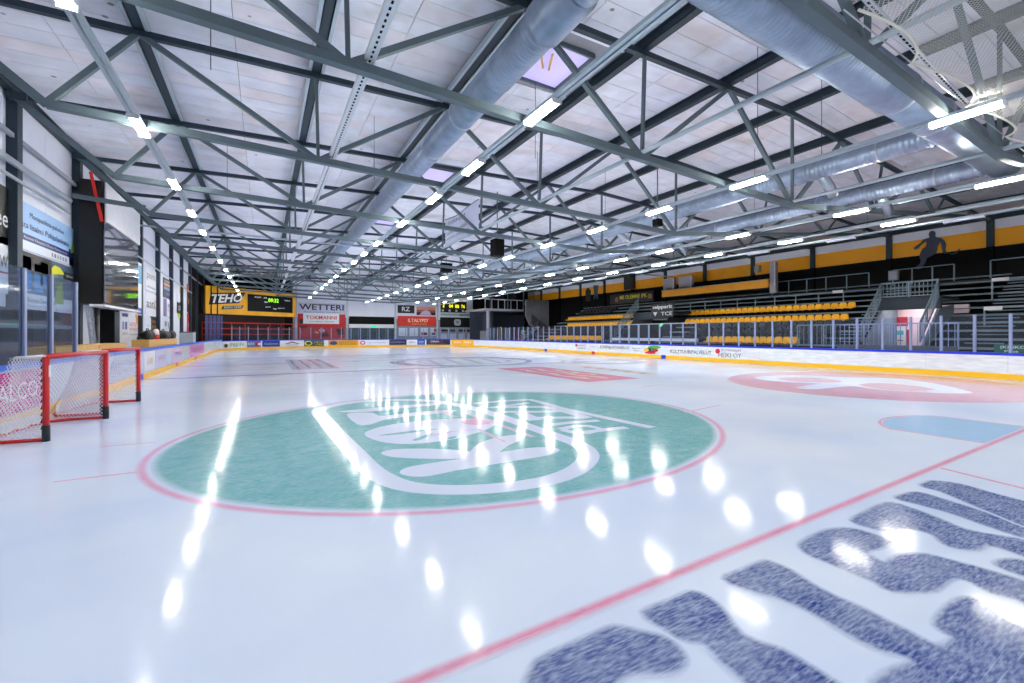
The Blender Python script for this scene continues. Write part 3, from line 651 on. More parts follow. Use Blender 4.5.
# ------------------------------------------------------------------ trusses
BN = [-3.9, 1.25, 8.3, 15.35, 21.6, 28.1, 33.0]
def make_truss(y, k):
    t = thing('roof_truss', 'grey steel roof truss spanning the hall, ' + ORD[k] + ' counted from the camera', 'truss', 'roof trusses', (0, y, 0))
    def p(x, top): return (x, 0, ztop(x) + 0.02 if top else zbot(x))
    for a, b in zip(BN, BN[1:]):
        if abs(a - 15.35) < 0.1 or True: MB().beam(p(a, 0), p(b, 0), 0.16, 0.16).build('bottom_chord', steel, t)
    MB().beam(p(-6.0, 1), p(XC, 1), 0.13, 0.14).build('top_chord', steel_d, t); MB().beam(p(XC, 1), p(36.7, 1), 0.13, 0.14).build('top_chord', steel_d, t)
    ups = PX[1:-1]
    for a, b in ((BN[0], ups[0]), (BN[1], ups[0]), (BN[1], ups[2]), (BN[2], ups[2]), (BN[2], ups[4]), (BN[3], ups[4]), (BN[3], ups[6]), (BN[4], ups[6]), (BN[4], ups[8]), (BN[5], ups[8]), (BN[5], ups[10]), (BN[6], ups[10])):
        MB().beam(p(a, 0), p(b, 1), 0.11, 0.11).build('diagonal_brace', steel, t)
    for a, b in ((BN[1], ups[1]), (BN[2], ups[3]), (BN[3], ups[5]), (BN[4], ups[7]), (BN[5], ups[9])):
        MB().beam(p(a, 0), p(b, 1), 0.075, 0.075).build('vertical_post', steel, t)
    MB().beam(p(BN[0], 0), (-5.95, 0, 8.3), 0.16, 0.16).build('end_brace', steel, t); MB().beam(p(BN[-1], 0), (36.6, 0, 8.42), 0.14, 0.14).build('end_brace', steel, t)
    MB().box(-6.1, -5.7, -0.16, 0.16, 8.22, 8.42).build('bearing_plate', steel_d, t)
    return t
t0 = make_truss(T(0), 0)
def dup_tree(root, loc, label):
    r = root.copy(); COL.objects.link(r); r.location = loc; r['label'] = label
    for ch in list(root.children):
        c = ch.copy(); COL.objects.link(c); c.parent = r
        for g in ch.children:
            d = g.copy(); COL.objects.link(d); d.parent = c
    return r
for k in range(1, 13): dup_tree(t0, (0, T(k), 0), 'grey steel roof truss spanning the hall, ' + ORD[k] + ' counted from the camera')
dup_tree(t0, (0, T(-1), 0), 'grey steel roof truss just overhead behind the camera'); dup_tree(t0, (0, T(-2), 0), 'grey steel roof truss farthest behind the camera')
# longitudinal bracing tubes and the perforated cable tray
perf = mat('perforated_tray', (214, 218, 226), 0.45, 0.2)
tr = thing('cable_tray', 'white perforated cable tray running down the roof left of the large duct', 'cable tray')
MB().box(1.52, 1.68, YN + 0.1, 53, 6.52, 6.545).build('tray_base', perf, tr)
MB().box(1.51, 1.525, YN + 0.1, 53, 6.52, 6.6).build('tray_side', perf, tr); MB().box(1.675, 1.69, YN + 0.1, 53, 6.52, 6.6).build('tray_side', perf, tr)
mb = MB(); y = 1.0
while y < 24:
    mb.box(1.582, 1.618, y, y + 0.07, 6.5165, 6.5195); y += 0.14
o = mb.build('slots', blackg, tr); o['kind'] = 'stuff'
for x, lb in ((8.3, 'pale bracing tube along the roof, second node from the left'), (15.35, 'pale bracing tube along the roof below the ridge'), (21.6, 'pale bracing tube along the roof right of the ridge'), (28.1, 'pale bracing tube along the roof above the grandstand')):
    o = MB().tube([(x, YN + 0.1, zbot(x) + 0.14), (x, YF - 0.3, zbot(x) + 0.14)], 0.055, 8).build('bracing_tube', rail_m); smooth_by(o); tag(o, lb, 'tube')

# ------------------------------------------------------------------ lamps
lamp_e = emis('lamp_glow', (255, 252, 240), LAMP_STRENGTH); lamp_t = emis('tube_glow', (255, 252, 240), LAMP_STRENGTH * 1.0)
off_m = mat('lamp_off', (214, 218, 240), 0.4)
ROWS = [('leftmost', 6.3, [(126, 124.5), (166.3, 182.8), (186.3, 212.4), (199.9, 231.7), (210.5, 248), (220, 261), (226, 270), (230, 276.6), (234, 282), (236.5, 286)], 0.22, 1, 4.5),
        ('second', 6.15, [(537, 112.5), (472, 168), (432, 198.5), (402, 223.5), (377.7, 243.5), (364.7, 254), (354, 262), (345, 270), (337.7, 276.5), (331.7, 281), (327, 284.7), (322, 288), (316, 293)], 0.22, 1, 6.2),
        ('third', 5.96, [(967, 118), (750, 184), (660, 211.5), (600, 231), (549.5, 246), (506, 257.5), (482, 266), (463, 272), (444, 278), (428, 283), (417, 286)], 0.2, 1, 3.6),
        ('fourth', 5.97, [(1000, 182), (850, 213), (738, 236.5), (667, 252), (621, 260.5), (584, 268.5), (549, 275), (520, 281)], 0.18, 1, 3.8),
        ('fifth', 5.97, [(897, 223), (790, 242), (714, 255.5), (659, 265), (612, 273), (576, 279)], 0.18, 1, 4.0),
        ('rightmost', 5.97, [(963, 220), (840, 240), (755, 253), (690, 263)], 0.18, 0, 4.2)]
def make_lamp(wd, lit):
    b = MB().box(-wd / 2 + 0.06, wd / 2 - 0.06, -0.53, 0.53, 0.03, 0.06)
    d = MB()
    if wd < 0.25:
        d.box(-0.075, 0.075, -0.5, 0.5, -0.025, 0.025)
    else: d.box(-wd / 2 + 0.015, wd / 2 - 0.015, -0.5, 0.5, -0.03, 0.03)
    c = [MB().box(-wd / 2, wd / 2, s - 0.02, s + 0.02, -0.035, 0.05).mesh('end_cap', white_m) for s in (-0.515, 0.515)]
    return b.mesh('housing', white_m), d.mesh('diffuser', (lamp_e if wd > 0.21 else lamp_t) if lit else off_m), c[0], c[1]
for name, z, pts, wd, lit, step in ROWS:
    P = [onz(u, v, z) for u, v in pts]; x = sorted(p.x for p in P)[len(P) // 2]; Y = [p.y for p in P]
    ms = make_lamp(wd, lit); ext = []
    yy = Y[0] - step
    while yy > YN + 1: ext.append(yy); yy -= step
    Y2 = list(Y)
    while Y2[-1] + step < YF - 3: Y2.append(Y2[-1] + step)
    for k, y in enumerate(ext[::-1] + Y2):
        n = k - len(ext)
        if n >= 0: lb = ('glowing' if lit else 'unlit') + ' white strip lamp, ' + ORD[n] + ' from the camera in the ' + name + ' lamp row'
        else: lb = 'strip lamp of the ' + name + ' row overhead, ' + ORD[-n - 1] + ' before the first in view'
        t = thing('strip_lamp', lb, 'lamp', 'lamps of the ' + name + ' row', (x, y, z))
        for nm, me in zip(('housing', 'diffuser', 'end_cap', 'end_cap'), ms): put(nm, me, t)
    r = thing('light_rail', 'grey steel light rail carrying the ' + name + ' lamp row', 'rail')
    for a, b in ((-0.09, -0.02), (0.02, 0.09)): MB().box(x + a, x + b, YN + 0.1, YF - 0.3, z + 0.05, z + 0.12).build('channel', rail_m, r)
    for k in range(-2, 13): MB().tube([(x, T(k), z + 0.1), (x, T(k), zbot(x))], 0.012, 6).build('hanger', steel, r)

# thin suspension wires of the ducts and cables
for k, (x, y) in enumerate(((-0.9, 10.2), (6.9, 10.6), (11.3, 6.6), (14.2, 6.4), (9.8, 14.9), (13.6, 15.0), (-1.2, 19.4), (3.2, 14.8), (17.6, 10.4))):
    o = MB().tube([(x, y, ztop(x) + 0.38), (x, y, 6.9)], 0.008, 5).build('suspension_wire', steel_d); tag(o, 'thin vertical wire hanging from the roof panels, ' + ORD[k] + ' of nine', 'wire', 'suspension wires')

# ------------------------------------------------------------------ ducts
def ribbed(pts, r, pitch=0.11, amp=0.016, n=24):
    P = []; R = []
    for a, b in zip(pts, pts[1:]):
        a, b = Vector(a), Vector(b); L = (b - a).length; k = max(1, int(L / (pitch / 4)))
        for i in range(k): P.append(a + (b - a) * (i / k)); R.append(r + amp * (0, 1, 0, -1)[len(R) % 4])
    P.append(Vector(pts[-1])); R.append(r); return MB().tube(P, r, n, True, R)
d1 = thing('air_duct', 'large galvanised air duct running down the hall left of centre', 'duct')
ribbed([(4.75, -8.5, 7.8), (4.75, 9.0, 7.8)], 0.37).build('ribbed_section', galv_duct, d1, True)
MB().tube([(4.75, 8.9, 7.8), (4.75, 26, 7.8)], 0.37, 28).build('smooth_section', galv_duct, d1, True)
MB().tube([(4.75, 25.9, 7.8), (4.75, 44, 7.8)], 0.34, 28).build('tail_section', galv_duct, d1, True)
MB().tube([(4.75, 5.9, 7.8), (4.75, 6.9, 7.8), (4.75, 7.0, 7.8)], 0.43, 28).build('collar', galv_duct, d1, True)
for y in (11, 13.3, 18, 22.7): MB().tube([(4.75, y, 7.8), (4.75, y + 0.07, 7.8)], 0.385, 28).build('joint_band', galv, d1, True)
d2 = thing('air_duct', 'ribbed galvanised duct crossing the hall behind the nearest truss, upper right', 'duct')
ribbed([(3.5, 4.12, 7.25), (12.5, 4.12, 7.25)], 0.44).build('ribbed_section', galv_duct, d2, True)
MB().tube([(12.45, 4.12, 7.25), (20.9, 4.12, 7.25)], 0.43, 28).build('smooth_section', galv_duct, d2, True)
for x in (12.45, 14.6): MB().tube([(x, 4.12, 7.25), (x + 0.08, 4.12, 7.25)], 0.46, 28).build('joint_band', galv, d2, True)
for nm, x, r, lb in (('air_duct', 16.0, 0.33, 'long galvanised duct right of centre, nearer of the right pair'), ('air_duct', 20.5, 0.3, 'long galvanised duct beside the grandstand, farther of the right pair')):
    d = thing(nm, lb, 'duct')
    ribbed([(x, 4.5, 7.25), (x, 14, 7.25)], r, 0.13, 0.012).build('ribbed_section', galv_duct, d, True)
    MB().tube([(x, 13.9, 7.25), (x, 50, 7.25)], r, 20).build('smooth_section', galv_duct, d, True)
    for y in (5.6, 9.3, 14, 18.7, 23.4, 28.1): MB().tube([(x, y, 7.25), (x, y + 0.08, 7.25)], r + 0.015, 20).build('joint_band', galv, d, True)
    for y in (7.2, 16.6, 26):
        MB().tube([(x, y, 7.0), (x + 0.5, y, 6.7), (x + 0.75, y, 6.45)], 0.16, 12).build('outlet_branch', galv, d, True)

# safety netting above the near goal
def drape(name, pts_fn, nu, nv, m, parent=None, metric=(1, 1)):
    V = []; F = []; UV = []
    for i in range(nu + 1):
        for j in range(nv + 1): V.append(tuple(pts_fn(i / nu, j / nv))); UV.append((i / nu * metric[0], j / nv * metric[1]))
    for i in range(nu):
        for j in range(nv): a = i * (nv + 1) + j; F.append((a, a + nv + 1, a + nv + 2, a + 1))
    me = bpy.data.meshes.new(name); me.from_pydata(V, [], F); me.update(); uvl = me.uv_layers.new(name='UVMap')
    for lp_ in me.loops: uvl.data[lp_.index].uv = UV[lp_.vertex_index]
    me.materials.append(m); me.shade_smooth(); return put(name, me, parent)
def net_pt(a, b):
    x = 7.0 + 17 * a; y = -2.5 + 5.4 * b
    edge = (b - 0.55) / 0.45 if b > 0.55 else 0
    y -= edge * 0.4 * abs(math.sin((a + 0.02) * math.pi * 6.4)) ** 0.8
    z = 6.36 - 0.2 * abs(math.sin((a + 0.02) * math.pi * 6.4)) * (0.35 + 0.65 * b) - 0.05 * math.sin(b * 9) - 0.1 * b
    return (x, y, z)
sn = thing('safety_net', 'pale safety netting draped under the roof at upper right', 'net')
drape('netting', net_pt, 90, 24, net_s, sn, (17, 5.4))
MB().tube([net_pt(k / 90, 1.0) for k in range(91)], 0.02, 6).build('edge_rope', mat('rope', (216, 214, 200), 0.8), sn)
MB().tube([(7.0, 2.88, 6.27), (24.0, 2.88, 6.27)], 0.012, 6).build('support_wire', galv, sn)
st = thing('perforated_rail', 'white perforated steel rail above the safety netting', 'rail')
p0, p1 = onz(866, 0, 6.6), onz(965, 103, 6.6)
MB().beam(p0 + (p0 - p1) * 0.6, p1, 0.075, 0.04).build('channel', perf, st)
mb = MB(); dd = (p1 - p0)
for k in range(36):
    c = p0 + dd * ((k + 0.5) / 36); mb.beam(c - dd.normalized() * 0.035 + Vector((0, 0, -0.022)), c + dd.normalized() * 0.06 + Vector((0, 0, -0.022)), 0.028, 0.004)
mb.build('slots', blackg, st)['kind'] = 'stuff'
# speakers, hanging banner and box under the roof
def roof_box(name, label, cat, p, sx, sy, sz, m, par_lab='body'):
    t = thing(name, label, cat, None, p)
    MB().box(-sx / 2, sx / 2, -sy / 2, sy / 2, -sz / 2, sz / 2).build(par_lab, m, t)
    MB().box(-sx / 2 + 0.05, sx / 2 - 0.05, -sy / 2 - 0.015, -sy / 2, -sz / 2 + 0.05, sz / 2 - 0.05).build('front_grille', black_m, t)
    MB().tube([(0, 0, sz / 2), (0, 0, ztop(p[0]) + 0.12 - p[2])], 0.025, 6).build('hanger', steel, t)
    return t
roof_box('loudspeaker', 'black loudspeaker hanging from the roof just right of the hanging banner', 'speaker', ony(497, 248, 19.5), 0.55, 0.5, 0.85, blackg)
roof_box('loudspeaker', 'smaller looking black loudspeaker farther down the hall under the roof', 'speaker', ony(446, 268, 32.0), 0.8, 0.6, 0.7, blackg)
roof_box('loudspeaker', 'black loudspeaker hung beside the ducts on the right', 'speaker', ony(781, 182, 10.6), 0.6, 0.5, 0.5, blackg)
roof_box('loudspeaker', 'tiny black loudspeaker clamped to a truss at right centre', 'speaker', ony(657, 223, 13.0), 0.3, 0.3, 0.3, blackg)
hb = thing('hanging_banner', 'pale lavender banner hanging between two roof trusses', 'banner')
flag = mat('banner_cloth', (206, 212, 236), 0.7)
def flag_pt(a, b): return (8.3 + 0.05 * math.sin(a * 7), 21.45 - 4.0 * a, 6.36 + 1.3 * b + 0.12 * (abs(2 * a - 1) ** 2) * b + 0.02 * math.sin(a * 9))
drape('cloth', flag_pt, 24, 6, flag, hb)
MB().tube([flag_pt(k / 24, 1.0) for k in range(25)], 0.025, 6).build('top_hem', mat('green_hem', (60, 120, 100), 0.6), hb)
text('Uintikauppa', hb, text_d, (8.24, 21.1, 7.25), (0, -1, 0), (0, 0, 1), 2.4, 0.32)
text('Iisalmen liikuntahallit', hb, g_txt, (8.24, 21.1, 6.85), (0, -1, 0), (0, 0, 1), 2.6, 0.2)
text('avoinna joka paiva', hb, g_txt, (8.24, 21.1, 6.55), (0, -1, 0), (0, 0, 1), 2.8, 0.2)
fan = thing('hanging_fan', 'small white round fan hanging on the near truss beside the large duct', 'fan', None, ony(450, 117, 12.2))
MB().tube([(-0.12, 0, 0), (0.12, 0, 0)], 0.17, 16).build('housing', white_m, fan, True); MB().tube([(0.12, 0, 0), (0.14, 0, 0)], 0.12, 16).build('grille', steel_d, fan); MB().tube([(0, 0, 0.15), (0, 0, 0.6)], 0.02, 6).build('bracket', steel, fan)

# ------------------------------------------------------------------ goals
def make_goal(label, c, ang):
    t = thing('hockey_goal', label, 'goal', 'hockey goals by the left boards', (c[0], c[1], 0.0), ang)
    W, H, D, DT = 1.02, 1.38, 0.9, 0.44
    for s in (-1, 1):
        p = MB().tube([(0, s * W, 0.02), (0, s * W, H)], 0.042, 12).build('goal_post', red_m, t, True)
        MB().tube([(0, s * W, 0.0), (0, s * W, 0.26)], 0.05, 12).build('post_foot', mat('dark_foot', (22, 28, 44), 0.6), p, True)
    MB().box(0.042, 0.05, -W - 0.025, -W + 0.025, 1.05, 1.24).build('sticker', white_m, t)
    MB().tube([(0, -W, H), (0, W, H)], 0.042, 12).build('crossbar', red_m, t, True)
    base = [(0, -W, 0.03)] + [(-D + 0.25 + 0.25 * math.cos(a), -W + 0.25 - 0.25 * math.sin(a) - 0.0, 0.03) for a in []]
    base = [(0, -W, 0.03), (-D * 0.6, -W, 0.03), (-D * 0.88, -W * 0.9, 0.03), (-D, -W * 0.7, 0.03), (-D, W * 0.7, 0.03), (-D * 0.88, W * 0.9, 0.03), (-D * 0.6, W, 0.03), (0, W, 0.03)]
    MB().tube(base, 0.028, 8).build('base_frame', red_m, t, True)
    top = [(0, -W, H), (-DT * 0.8, -W, H - 0.01), (-DT, -W * 0.85, H - 0.02), (-DT, W * 0.85, H - 0.02), (-DT * 0.8, W, H - 0.01), (0, W, H)]
    MB().tube(top, 0.022, 8).build('top_frame', white_m, t, True)
    for s in (-1, 1):
        def side(a, b, s=s):
            x = -(DT * b + (D * 0.85) * (1 - b)) * a - 0.06 * math.sin(a * math.pi) * 0; return (x, s * (W - 0.01 - 0.06 * math.sin(a * 3.1) * math.sin(b * 3.1)), 0.05 + (H - 0.06) * b)
        drape('side_net', side, 10, 12, net_w, t, (1.0, 1.35))
    def back(a, b):
        sag = 0.16 * math.sin(b * math.pi) * (0.7 + 0.3 * math.sin(a * 17)); x = -(DT * b + D * (1 - b)) + sag
        return (x, (-W + 2 * W * a) * (0.92 + 0.0 * b), 0.05 + (H - 0.08) * b)
    drape('back_net', back, 36, 14, net_w, t, (2.0, 1.5))
    drape('top_net', lambda a, b: (-DT * a, -W + 2 * W * b, H - 0.005 - 0.05 * math.sin(a * 3.1) * abs(math.sin(b * 9))), 5, 24, net_w, t, (0.5, 2.0))
    o = drape('skirt', lambda a, b: (-D * 0.97 + 0.02 * math.sin(a * 21), -W * 0.7 + 1.4 * W * a, 0.04 + 0.2 * b), 20, 3, mat('skirt_cloth', (214, 214, 222), 0.8), t)
    lace = MB()
    for s in (-1, 1):
        for k in range(11): z = 0.2 + k * 0.11; lace.tube([(-0.05, s * W - 0.02, z), (-0.05, s * W + 0.02, z + 0.05)], 0.012, 5)
    lace.build('lacing', mat('lace', (120, 20, 24), 0.7), t)['kind'] = 'stuff'
    return t
def goal_from(pa, pb, label):
    a, b = onz(*pa).xy, onz(*pb).xy; m = (a + b) / 2; d = b - a
    make_goal(label, m, math.atan2(d.y, d.x) - math.pi / 2)
goal_from((46.5, 441), (106, 418.5), 'red framed hockey goal with torn white netting, nearest to the camera')
goal_from((104, 414.3), (138, 401.5), 'red framed hockey goal standing behind the nearest goal')

# ------------------------------------------------------------------ left wall signs
XS = XL - 0.05
def sign_left(label, u0, u1, vt, vb, c, items=(), cat='sign', x=XS, name='wall_sign', dep=0.03, vmid=None):
    """vt, vb are read at u0"""
    a, b = onx(u0, vt, x), onx(u0, vb, x); y1 = onx(u1, vt, x)[1]; y0 = a[1]; z1, z0 = a[2], b[2]
    t = thing(name, label, cat)
    MB().box(x, x + dep, y0, y1, z0, z1).build('panel', mat('sign_%d_%d_%d' % c, c, 0.4), t)
    for it in items:
        if it[0] == 'box':
            _, fx, fy, fw, fh, cc = it
            MB().box(x + dep + 0.001, x + dep + 0.006, y0 + (y1 - y0) * fx, y0 + (y1 - y0) * (fx + fw), z0 + (z1 - z0) * fy, z0 + (z1 - z0) * (fy + fh)).build('printed_patch', mat('sign_%d_%d_%d' % cc, cc, 0.4), t)
        elif it[0] == 'poly':
            _, pts, cc = it
            MB().prism([(x + dep + 0.006, y0 + (y1 - y0) * fx, z0 + (z1 - z0) * fy) for fx, fy in pts], (0.004, 0, 0)).build('printed_shape', mat('sign_%d_%d_%d' % cc, cc, 0.4), t)
        else:
            s, fx, fy, fw, fh, cc = it
            text(s, t, mat('ink_%d_%d_%d' % cc, cc, 0.5), (x + dep + 0.006, y0 + (y1 - y0) * fx, z0 + (z1 - z0) * fy), (0, 1, 0), (0, 0, 1), (y1 - y0) * fw, (z1 - z0) * fh, dep=0.006)
    return t
W_ = (232, 234, 242); K_ = (16, 16, 20); NV = (24, 30, 110)
sign_left('pale blue sign with Monipuolista palvelua over a navy band', 20, 74, 200, 248, (158, 196, 240), [
    ('box', 0, 0.0, 1, 0.19, (226, 234, 246)), ('box', 0, 0.2, 0.86, 0.14, NV), ('box', 0.86, 0.0, 0.14, 0.42, NV), ('Monipuolista palvelua', 0.12, 0.68, 0.62, 0.15, (56, 70, 110)),
    ('sta Iisalmi Pohjolankatu', 0.0, 0.42, 0.84, 0.17, (30, 40, 110)), ('Asunnot Kiinteistot Huolto Palvelut Iisalmi', 0.03, 0.24, 0.8, 0.06, (220, 226, 250)),
    ('poly', [(0.89, 0.34), (0.93, 0.62), (0.97, 0.6), (0.98, 0.36)], (130, 190, 50)), ('box', 0.88, 0.24, 0.1, 0.04, (220, 60, 40))] +
    [('box', 0.5 + 0.055 * k, 0.05, 0.03, 0.09, [(200, 60, 60), NV, (150, 160, 190), (120, 130, 160), (60, 90, 180), NV][k]) for k in range(6)])
sign_left('player poster with cyan shapes and a yellow helmet, under the pale blue sign', 20, 74, 250, 304, (72, 90, 118), [
    ('box', 0, 0.62, 0.5, 0.38, K_), ('box', 0.02, 0.3, 0.13, 0.62, (30, 140, 220)), ('box', 0.2, 0.28, 0.15, 0.55, (36, 150, 226)), ('box', 0.3, 0.4, 0.14, 0.5, (30, 130, 210)),
    ('poly', [(0.5, 0.7), (0.5, 0.84), (0.56, 0.92), (0.66, 0.9), (0.76, 0.78), (0.68, 0.76), (0.6, 0.74)], (222, 222, 40)), ('poly', [(0.5, 0.46), (0.48, 0.7), (0.6, 0.73), (0.66, 0.6), (0.6, 0.42)], (120, 130, 120)),
    ('poly', [(0.55, 0.1), (0.62, 0.55), (0.72, 0.6), (0.74, 0.1)], (150, 170, 70)), ('box', 0.74, 0.68, 0.26, 0.16, K_), ('TEIPPARIT', 0.78, 0.73, 0.18, 0.06, W_), ('box', 0.0, 0.0, 1, 0.22, W_), ('Savon Sanomat', 0.08, 0.06, 0.5, 0.09, (60, 70, 110)), ('varaosa', 0.16, 0.36, 0.28, 0.09, W_)])
sign_left('white notice panel below the player poster, seen through glass', 56, 74, 306, 345, (214, 220, 236), [('Iisalmi', 0.2, 0.6, 0.5, 0.1, (70, 90, 150)), ('Lipput', 0.2, 0.4, 0.4, 0.1, (70, 90, 150))])
sign_left('black sign with a white letter e at the left picture edge', -22, 8, 172, 236, K_, [('Lee', 0.3, 0.3, 0.62, 0.3, W_)])
sign_left('white sign with dark logo and red underline at the left picture edge', -22, 8, 228, 290, W_, [('RW', 0.5, 0.45, 0.42, 0.22, (50, 56, 80)), ('box', 0.5, 0.36, 0.45, 0.03, (200, 40, 60))])
mats_ = thing('crash_mat', 'dark padded mat with a pale stripe behind the near left glass', 'mat')
yA, yB = 9.0, 19.6
MB().box(-5.75, -5.5, yA, yB, -0.06, 2.42).build('pad', mat('navy_vinyl', (18, 21, 32), 0.7, bump=0.3, bscale=2, spec=0.2), mats_); MB().box(-5.5, -5.49, yA, yB, 1.9, 2.02).build('stripe', mat('grey_stripe', (110, 118, 134), 0.5), mats_)
for y in (11.6, 14.2, 16.8): MB().box(-5.5, -5.492, y - 0.012, y + 0.012, 0.0, 2.4).build('seam', black_m, mats_)
sign_left('white sign of blue printed boxes under the mirror screen', 121, 127.5, 311, 337, W_, [('box', 0.05, 0.8, 0.9, 0.13, (40, 60, 150)), ('box', 0.5, 0.3, 0.34, 0.3, (60, 90, 180)), ('box', 0.1, 0.3, 0.24, 0.3, (120, 140, 200)), ('HUOLTO', 0.1, 0.08, 0.8, 0.1, (60, 70, 110))])
sign_left('white sign with red lettering and an orange flame', 128, 138.5, 312.5, 337, W_, [('AUTO', 0.1, 0.45, 0.6, 0.16, (206, 40, 60)), ('KORJAUS', 0.08, 0.24, 0.85, 0.14, (206, 60, 80)), ('poly', [(0.6, 0.95), (0.74, 0.55), (0.95, 0.5), (0.94, 0.72), (0.8, 0.9), (0.72, 1.0)], (240, 150, 30)), ('iisalmi', 0.1, 0.07, 0.8, 0.08, (60, 80, 150))])
sign_left('white sign with grey wide lettering between two columns', 145, 158, 266, 290, W_, [('pomus', 0.08, 0.45, 0.86, 0.3, (110, 116, 130)), ('box', 0.0, 0.0, 1, 0.02, (120, 126, 140)), ('rakennuspalvelu', 0.06, 0.12, 0.86, 0.14, (80, 86, 100))])
sign_left('white sign with dark letters ending in a red X', 145, 158, 291, 315.5, W_, [('aati', 0.06, 0.35, 0.62, 0.34, (60, 62, 72)), ('X', 0.7, 0.3, 0.24, 0.44, (220, 60, 60))])
sign_left('white sheet with faint blue sketches beside the black and orange sign', 144.5, 150.5, 317, 341, (224, 230, 240), [('Talo', 0.2, 0.6, 0.5, 0.12, (130, 150, 200)), ('box', 0.3, 0.25, 0.3, 0.12, (150, 170, 210))])
sign_left('black sign with orange lettering below the red X sign', 150.7, 157.8, 316, 339, (24, 24, 28), [('Oma', 0.1, 0.72, 0.5, 0.12, (240, 150, 30)), ('HYVA', 0.1, 0.45, 0.8, 0.14, (240, 160, 40)), ('KOTI', 0.1, 0.15, 0.7, 0.12, (230, 150, 40))])
sign_left('dark blue sign with orange and white stripes', 163, 172.6, 277, 297, (26, 30, 60), [('box', 0.05, 0.62, 0.85, 0.14, (220, 150, 90)), ('box', 0.05, 0.42, 0.85, 0.14, (120, 140, 200)), ('box', 0.3, 0.16, 0.6, 0.14, (60, 90, 180)), ('SKODA'[:0] or 'auto', 0.1, 0.82, 0.5, 0.1, W_)])
sign_left('white sign with purple strip and pink lettering', 163, 172.6, 298, 316, W_, [('box', 0, 0, 0.32, 1, (120, 110, 170)), ('mar', 0.42, 0.55, 0.4, 0.18, (60, 80, 140)), ('kka', 0.4, 0.3, 0.5, 0.16, (230, 150, 150))])
sign_left('white sign with blue grey figures low on the left wall', 163, 172.6, 317, 337, (224, 230, 240), [('box', 0.12, 0.55, 0.2, 0.25, (110, 130, 160)), ('box', 0.62, 0.2, 0.25, 0.4, (70, 110, 170)), ('poly', [(0.4, 0.75), (0.5, 0.75), (0.62, 0.4), (0.55, 0.4)], (80, 90, 120))])
sign_left('white sign with a gold emblem high on the far left wall', 177, 182.5, 281, 301, W_, [('poly', [(0.3, 0.5), (0.5, 0.8), (0.7, 0.5), (0.5, 0.4)], (220, 180, 90))])
sign_left('black sign with white letters on the far left wall', 177, 182.5, 302, 313, K_, [('SK', 0.15, 0.3, 0.7, 0.4, W_)])
sign_left('small lime green sign under the black lettered sign', 178, 182.5, 313.5, 317.5, (200, 220, 20))
sign_left('bright red banner far down the left wall', 187, 190, 313, 337, (214, 24, 34), [('IPK', 0.2, 0.4, 0.6, 0.2, W_)])
sign_left('black and orange banner above the red banner', 187, 190, 284, 312, (40, 24, 22), [('box', 0, 0.7, 1, 0.28, (220, 90, 40)), ('box', 0.2, 0.3, 0.5, 0.2, (190, 120, 60))])
sign_left('turquoise and blue vertical banner strip beside the mirror screen', 137.6, 141, 262, 315, (226, 232, 242), [('box', 0, 0.6, 1, 0.35, (30, 150, 200)), ('box', 0, 0.02, 1, 0.12, (30, 70, 180))], x=-5.6)
# hanging mirror-black screen
ms = thing('video_screen', 'large black hanging screen box with glossy mirror front', 'screen')
ya, yb = 21.7, 26.9
MB().box(-5.9, -5.26, ya, yb, 2.85, 7.5).build('housing', mat('screen_case', (10, 10, 13), 0.35), ms)
MB().prism([(-5.2, ya + 0.02, 2.95), (-5.235, yb - 0.02, 2.95), (-5.235, yb - 0.02, 6.0), (-5.2, ya + 0.02, 6.0)], (-0.02, 0, 0)).build('display', mat('mirror_glass', (30, 28, 36), 0.03, 0.0, spec=1.0, coat=1.0), ms)
MATS['mirror_glass'].node_tree.nodes['Principled BSDF'].inputs['Metallic'].default_value = 0.75; MATS['mirror_glass'].node_tree.nodes['Principled BSDF'].inputs['Base Color'].default_value = (0.3, 0.28, 0.33, 1)
MB().box(-5.22, -5.17, ya + 0.1, yb, 6.02, 7.5).build('white_cover', white_m, ms)
MB().box(-5.6, -5.15, ya - 0.1, yb, 2.78, 2.86).build('bottom_ledge', white_m, ms)
o = MB().beam(Vector((-5.55, 21.55, 7.75)), Vector((-5.25, 21.6, 5.95)), 0.1, 0.02, (0, 1, 0)).build('lifting_strap', mat('strap_red', (226, 40, 30), 0.6)); tag(o, 'bright red strap hanging in front of the black screen box', 'strap')
br1 = MB().beam((-6.0, 21.4, 6.75), (-3.95, 21.4, 6.62), 0.1, 0.16).build('wall_bracket', steel); tag(br1, 'grey steel bracket beam above the mirror screen box', 'bracket')
# rails on the left wall
for z0, r, lb in ((6.42, 0.09, 'upper grey pipe rail running along the left wall columns'), (6.0, 0.05, 'lower thin white pipe rail running along the left wall columns')):
    o = MB().tube([(-5.9, -2, z0), (-5.9, 20.8, z0)], r, 8).build('wall_pipe', rail_m); smooth_by(o); tag(o, lb, 'pipe')
o = MB().tube([(-5.88, 27.4, 6.0), (-5.88, 50, 5.6)], 0.04, 8).build('wall_pipe', rail_m); tag(o, 'thin pipe rail along the left wall beyond the mirror screen', 'pipe')
o = MB().tube([(-5.7, 27.5, 7.1), (36, 27.5, 7.1)], 0.05, 6).build('cross_pipe', rail_m); tag(o, 'thin pale pipe crossing the hall under the roof', 'pipe')
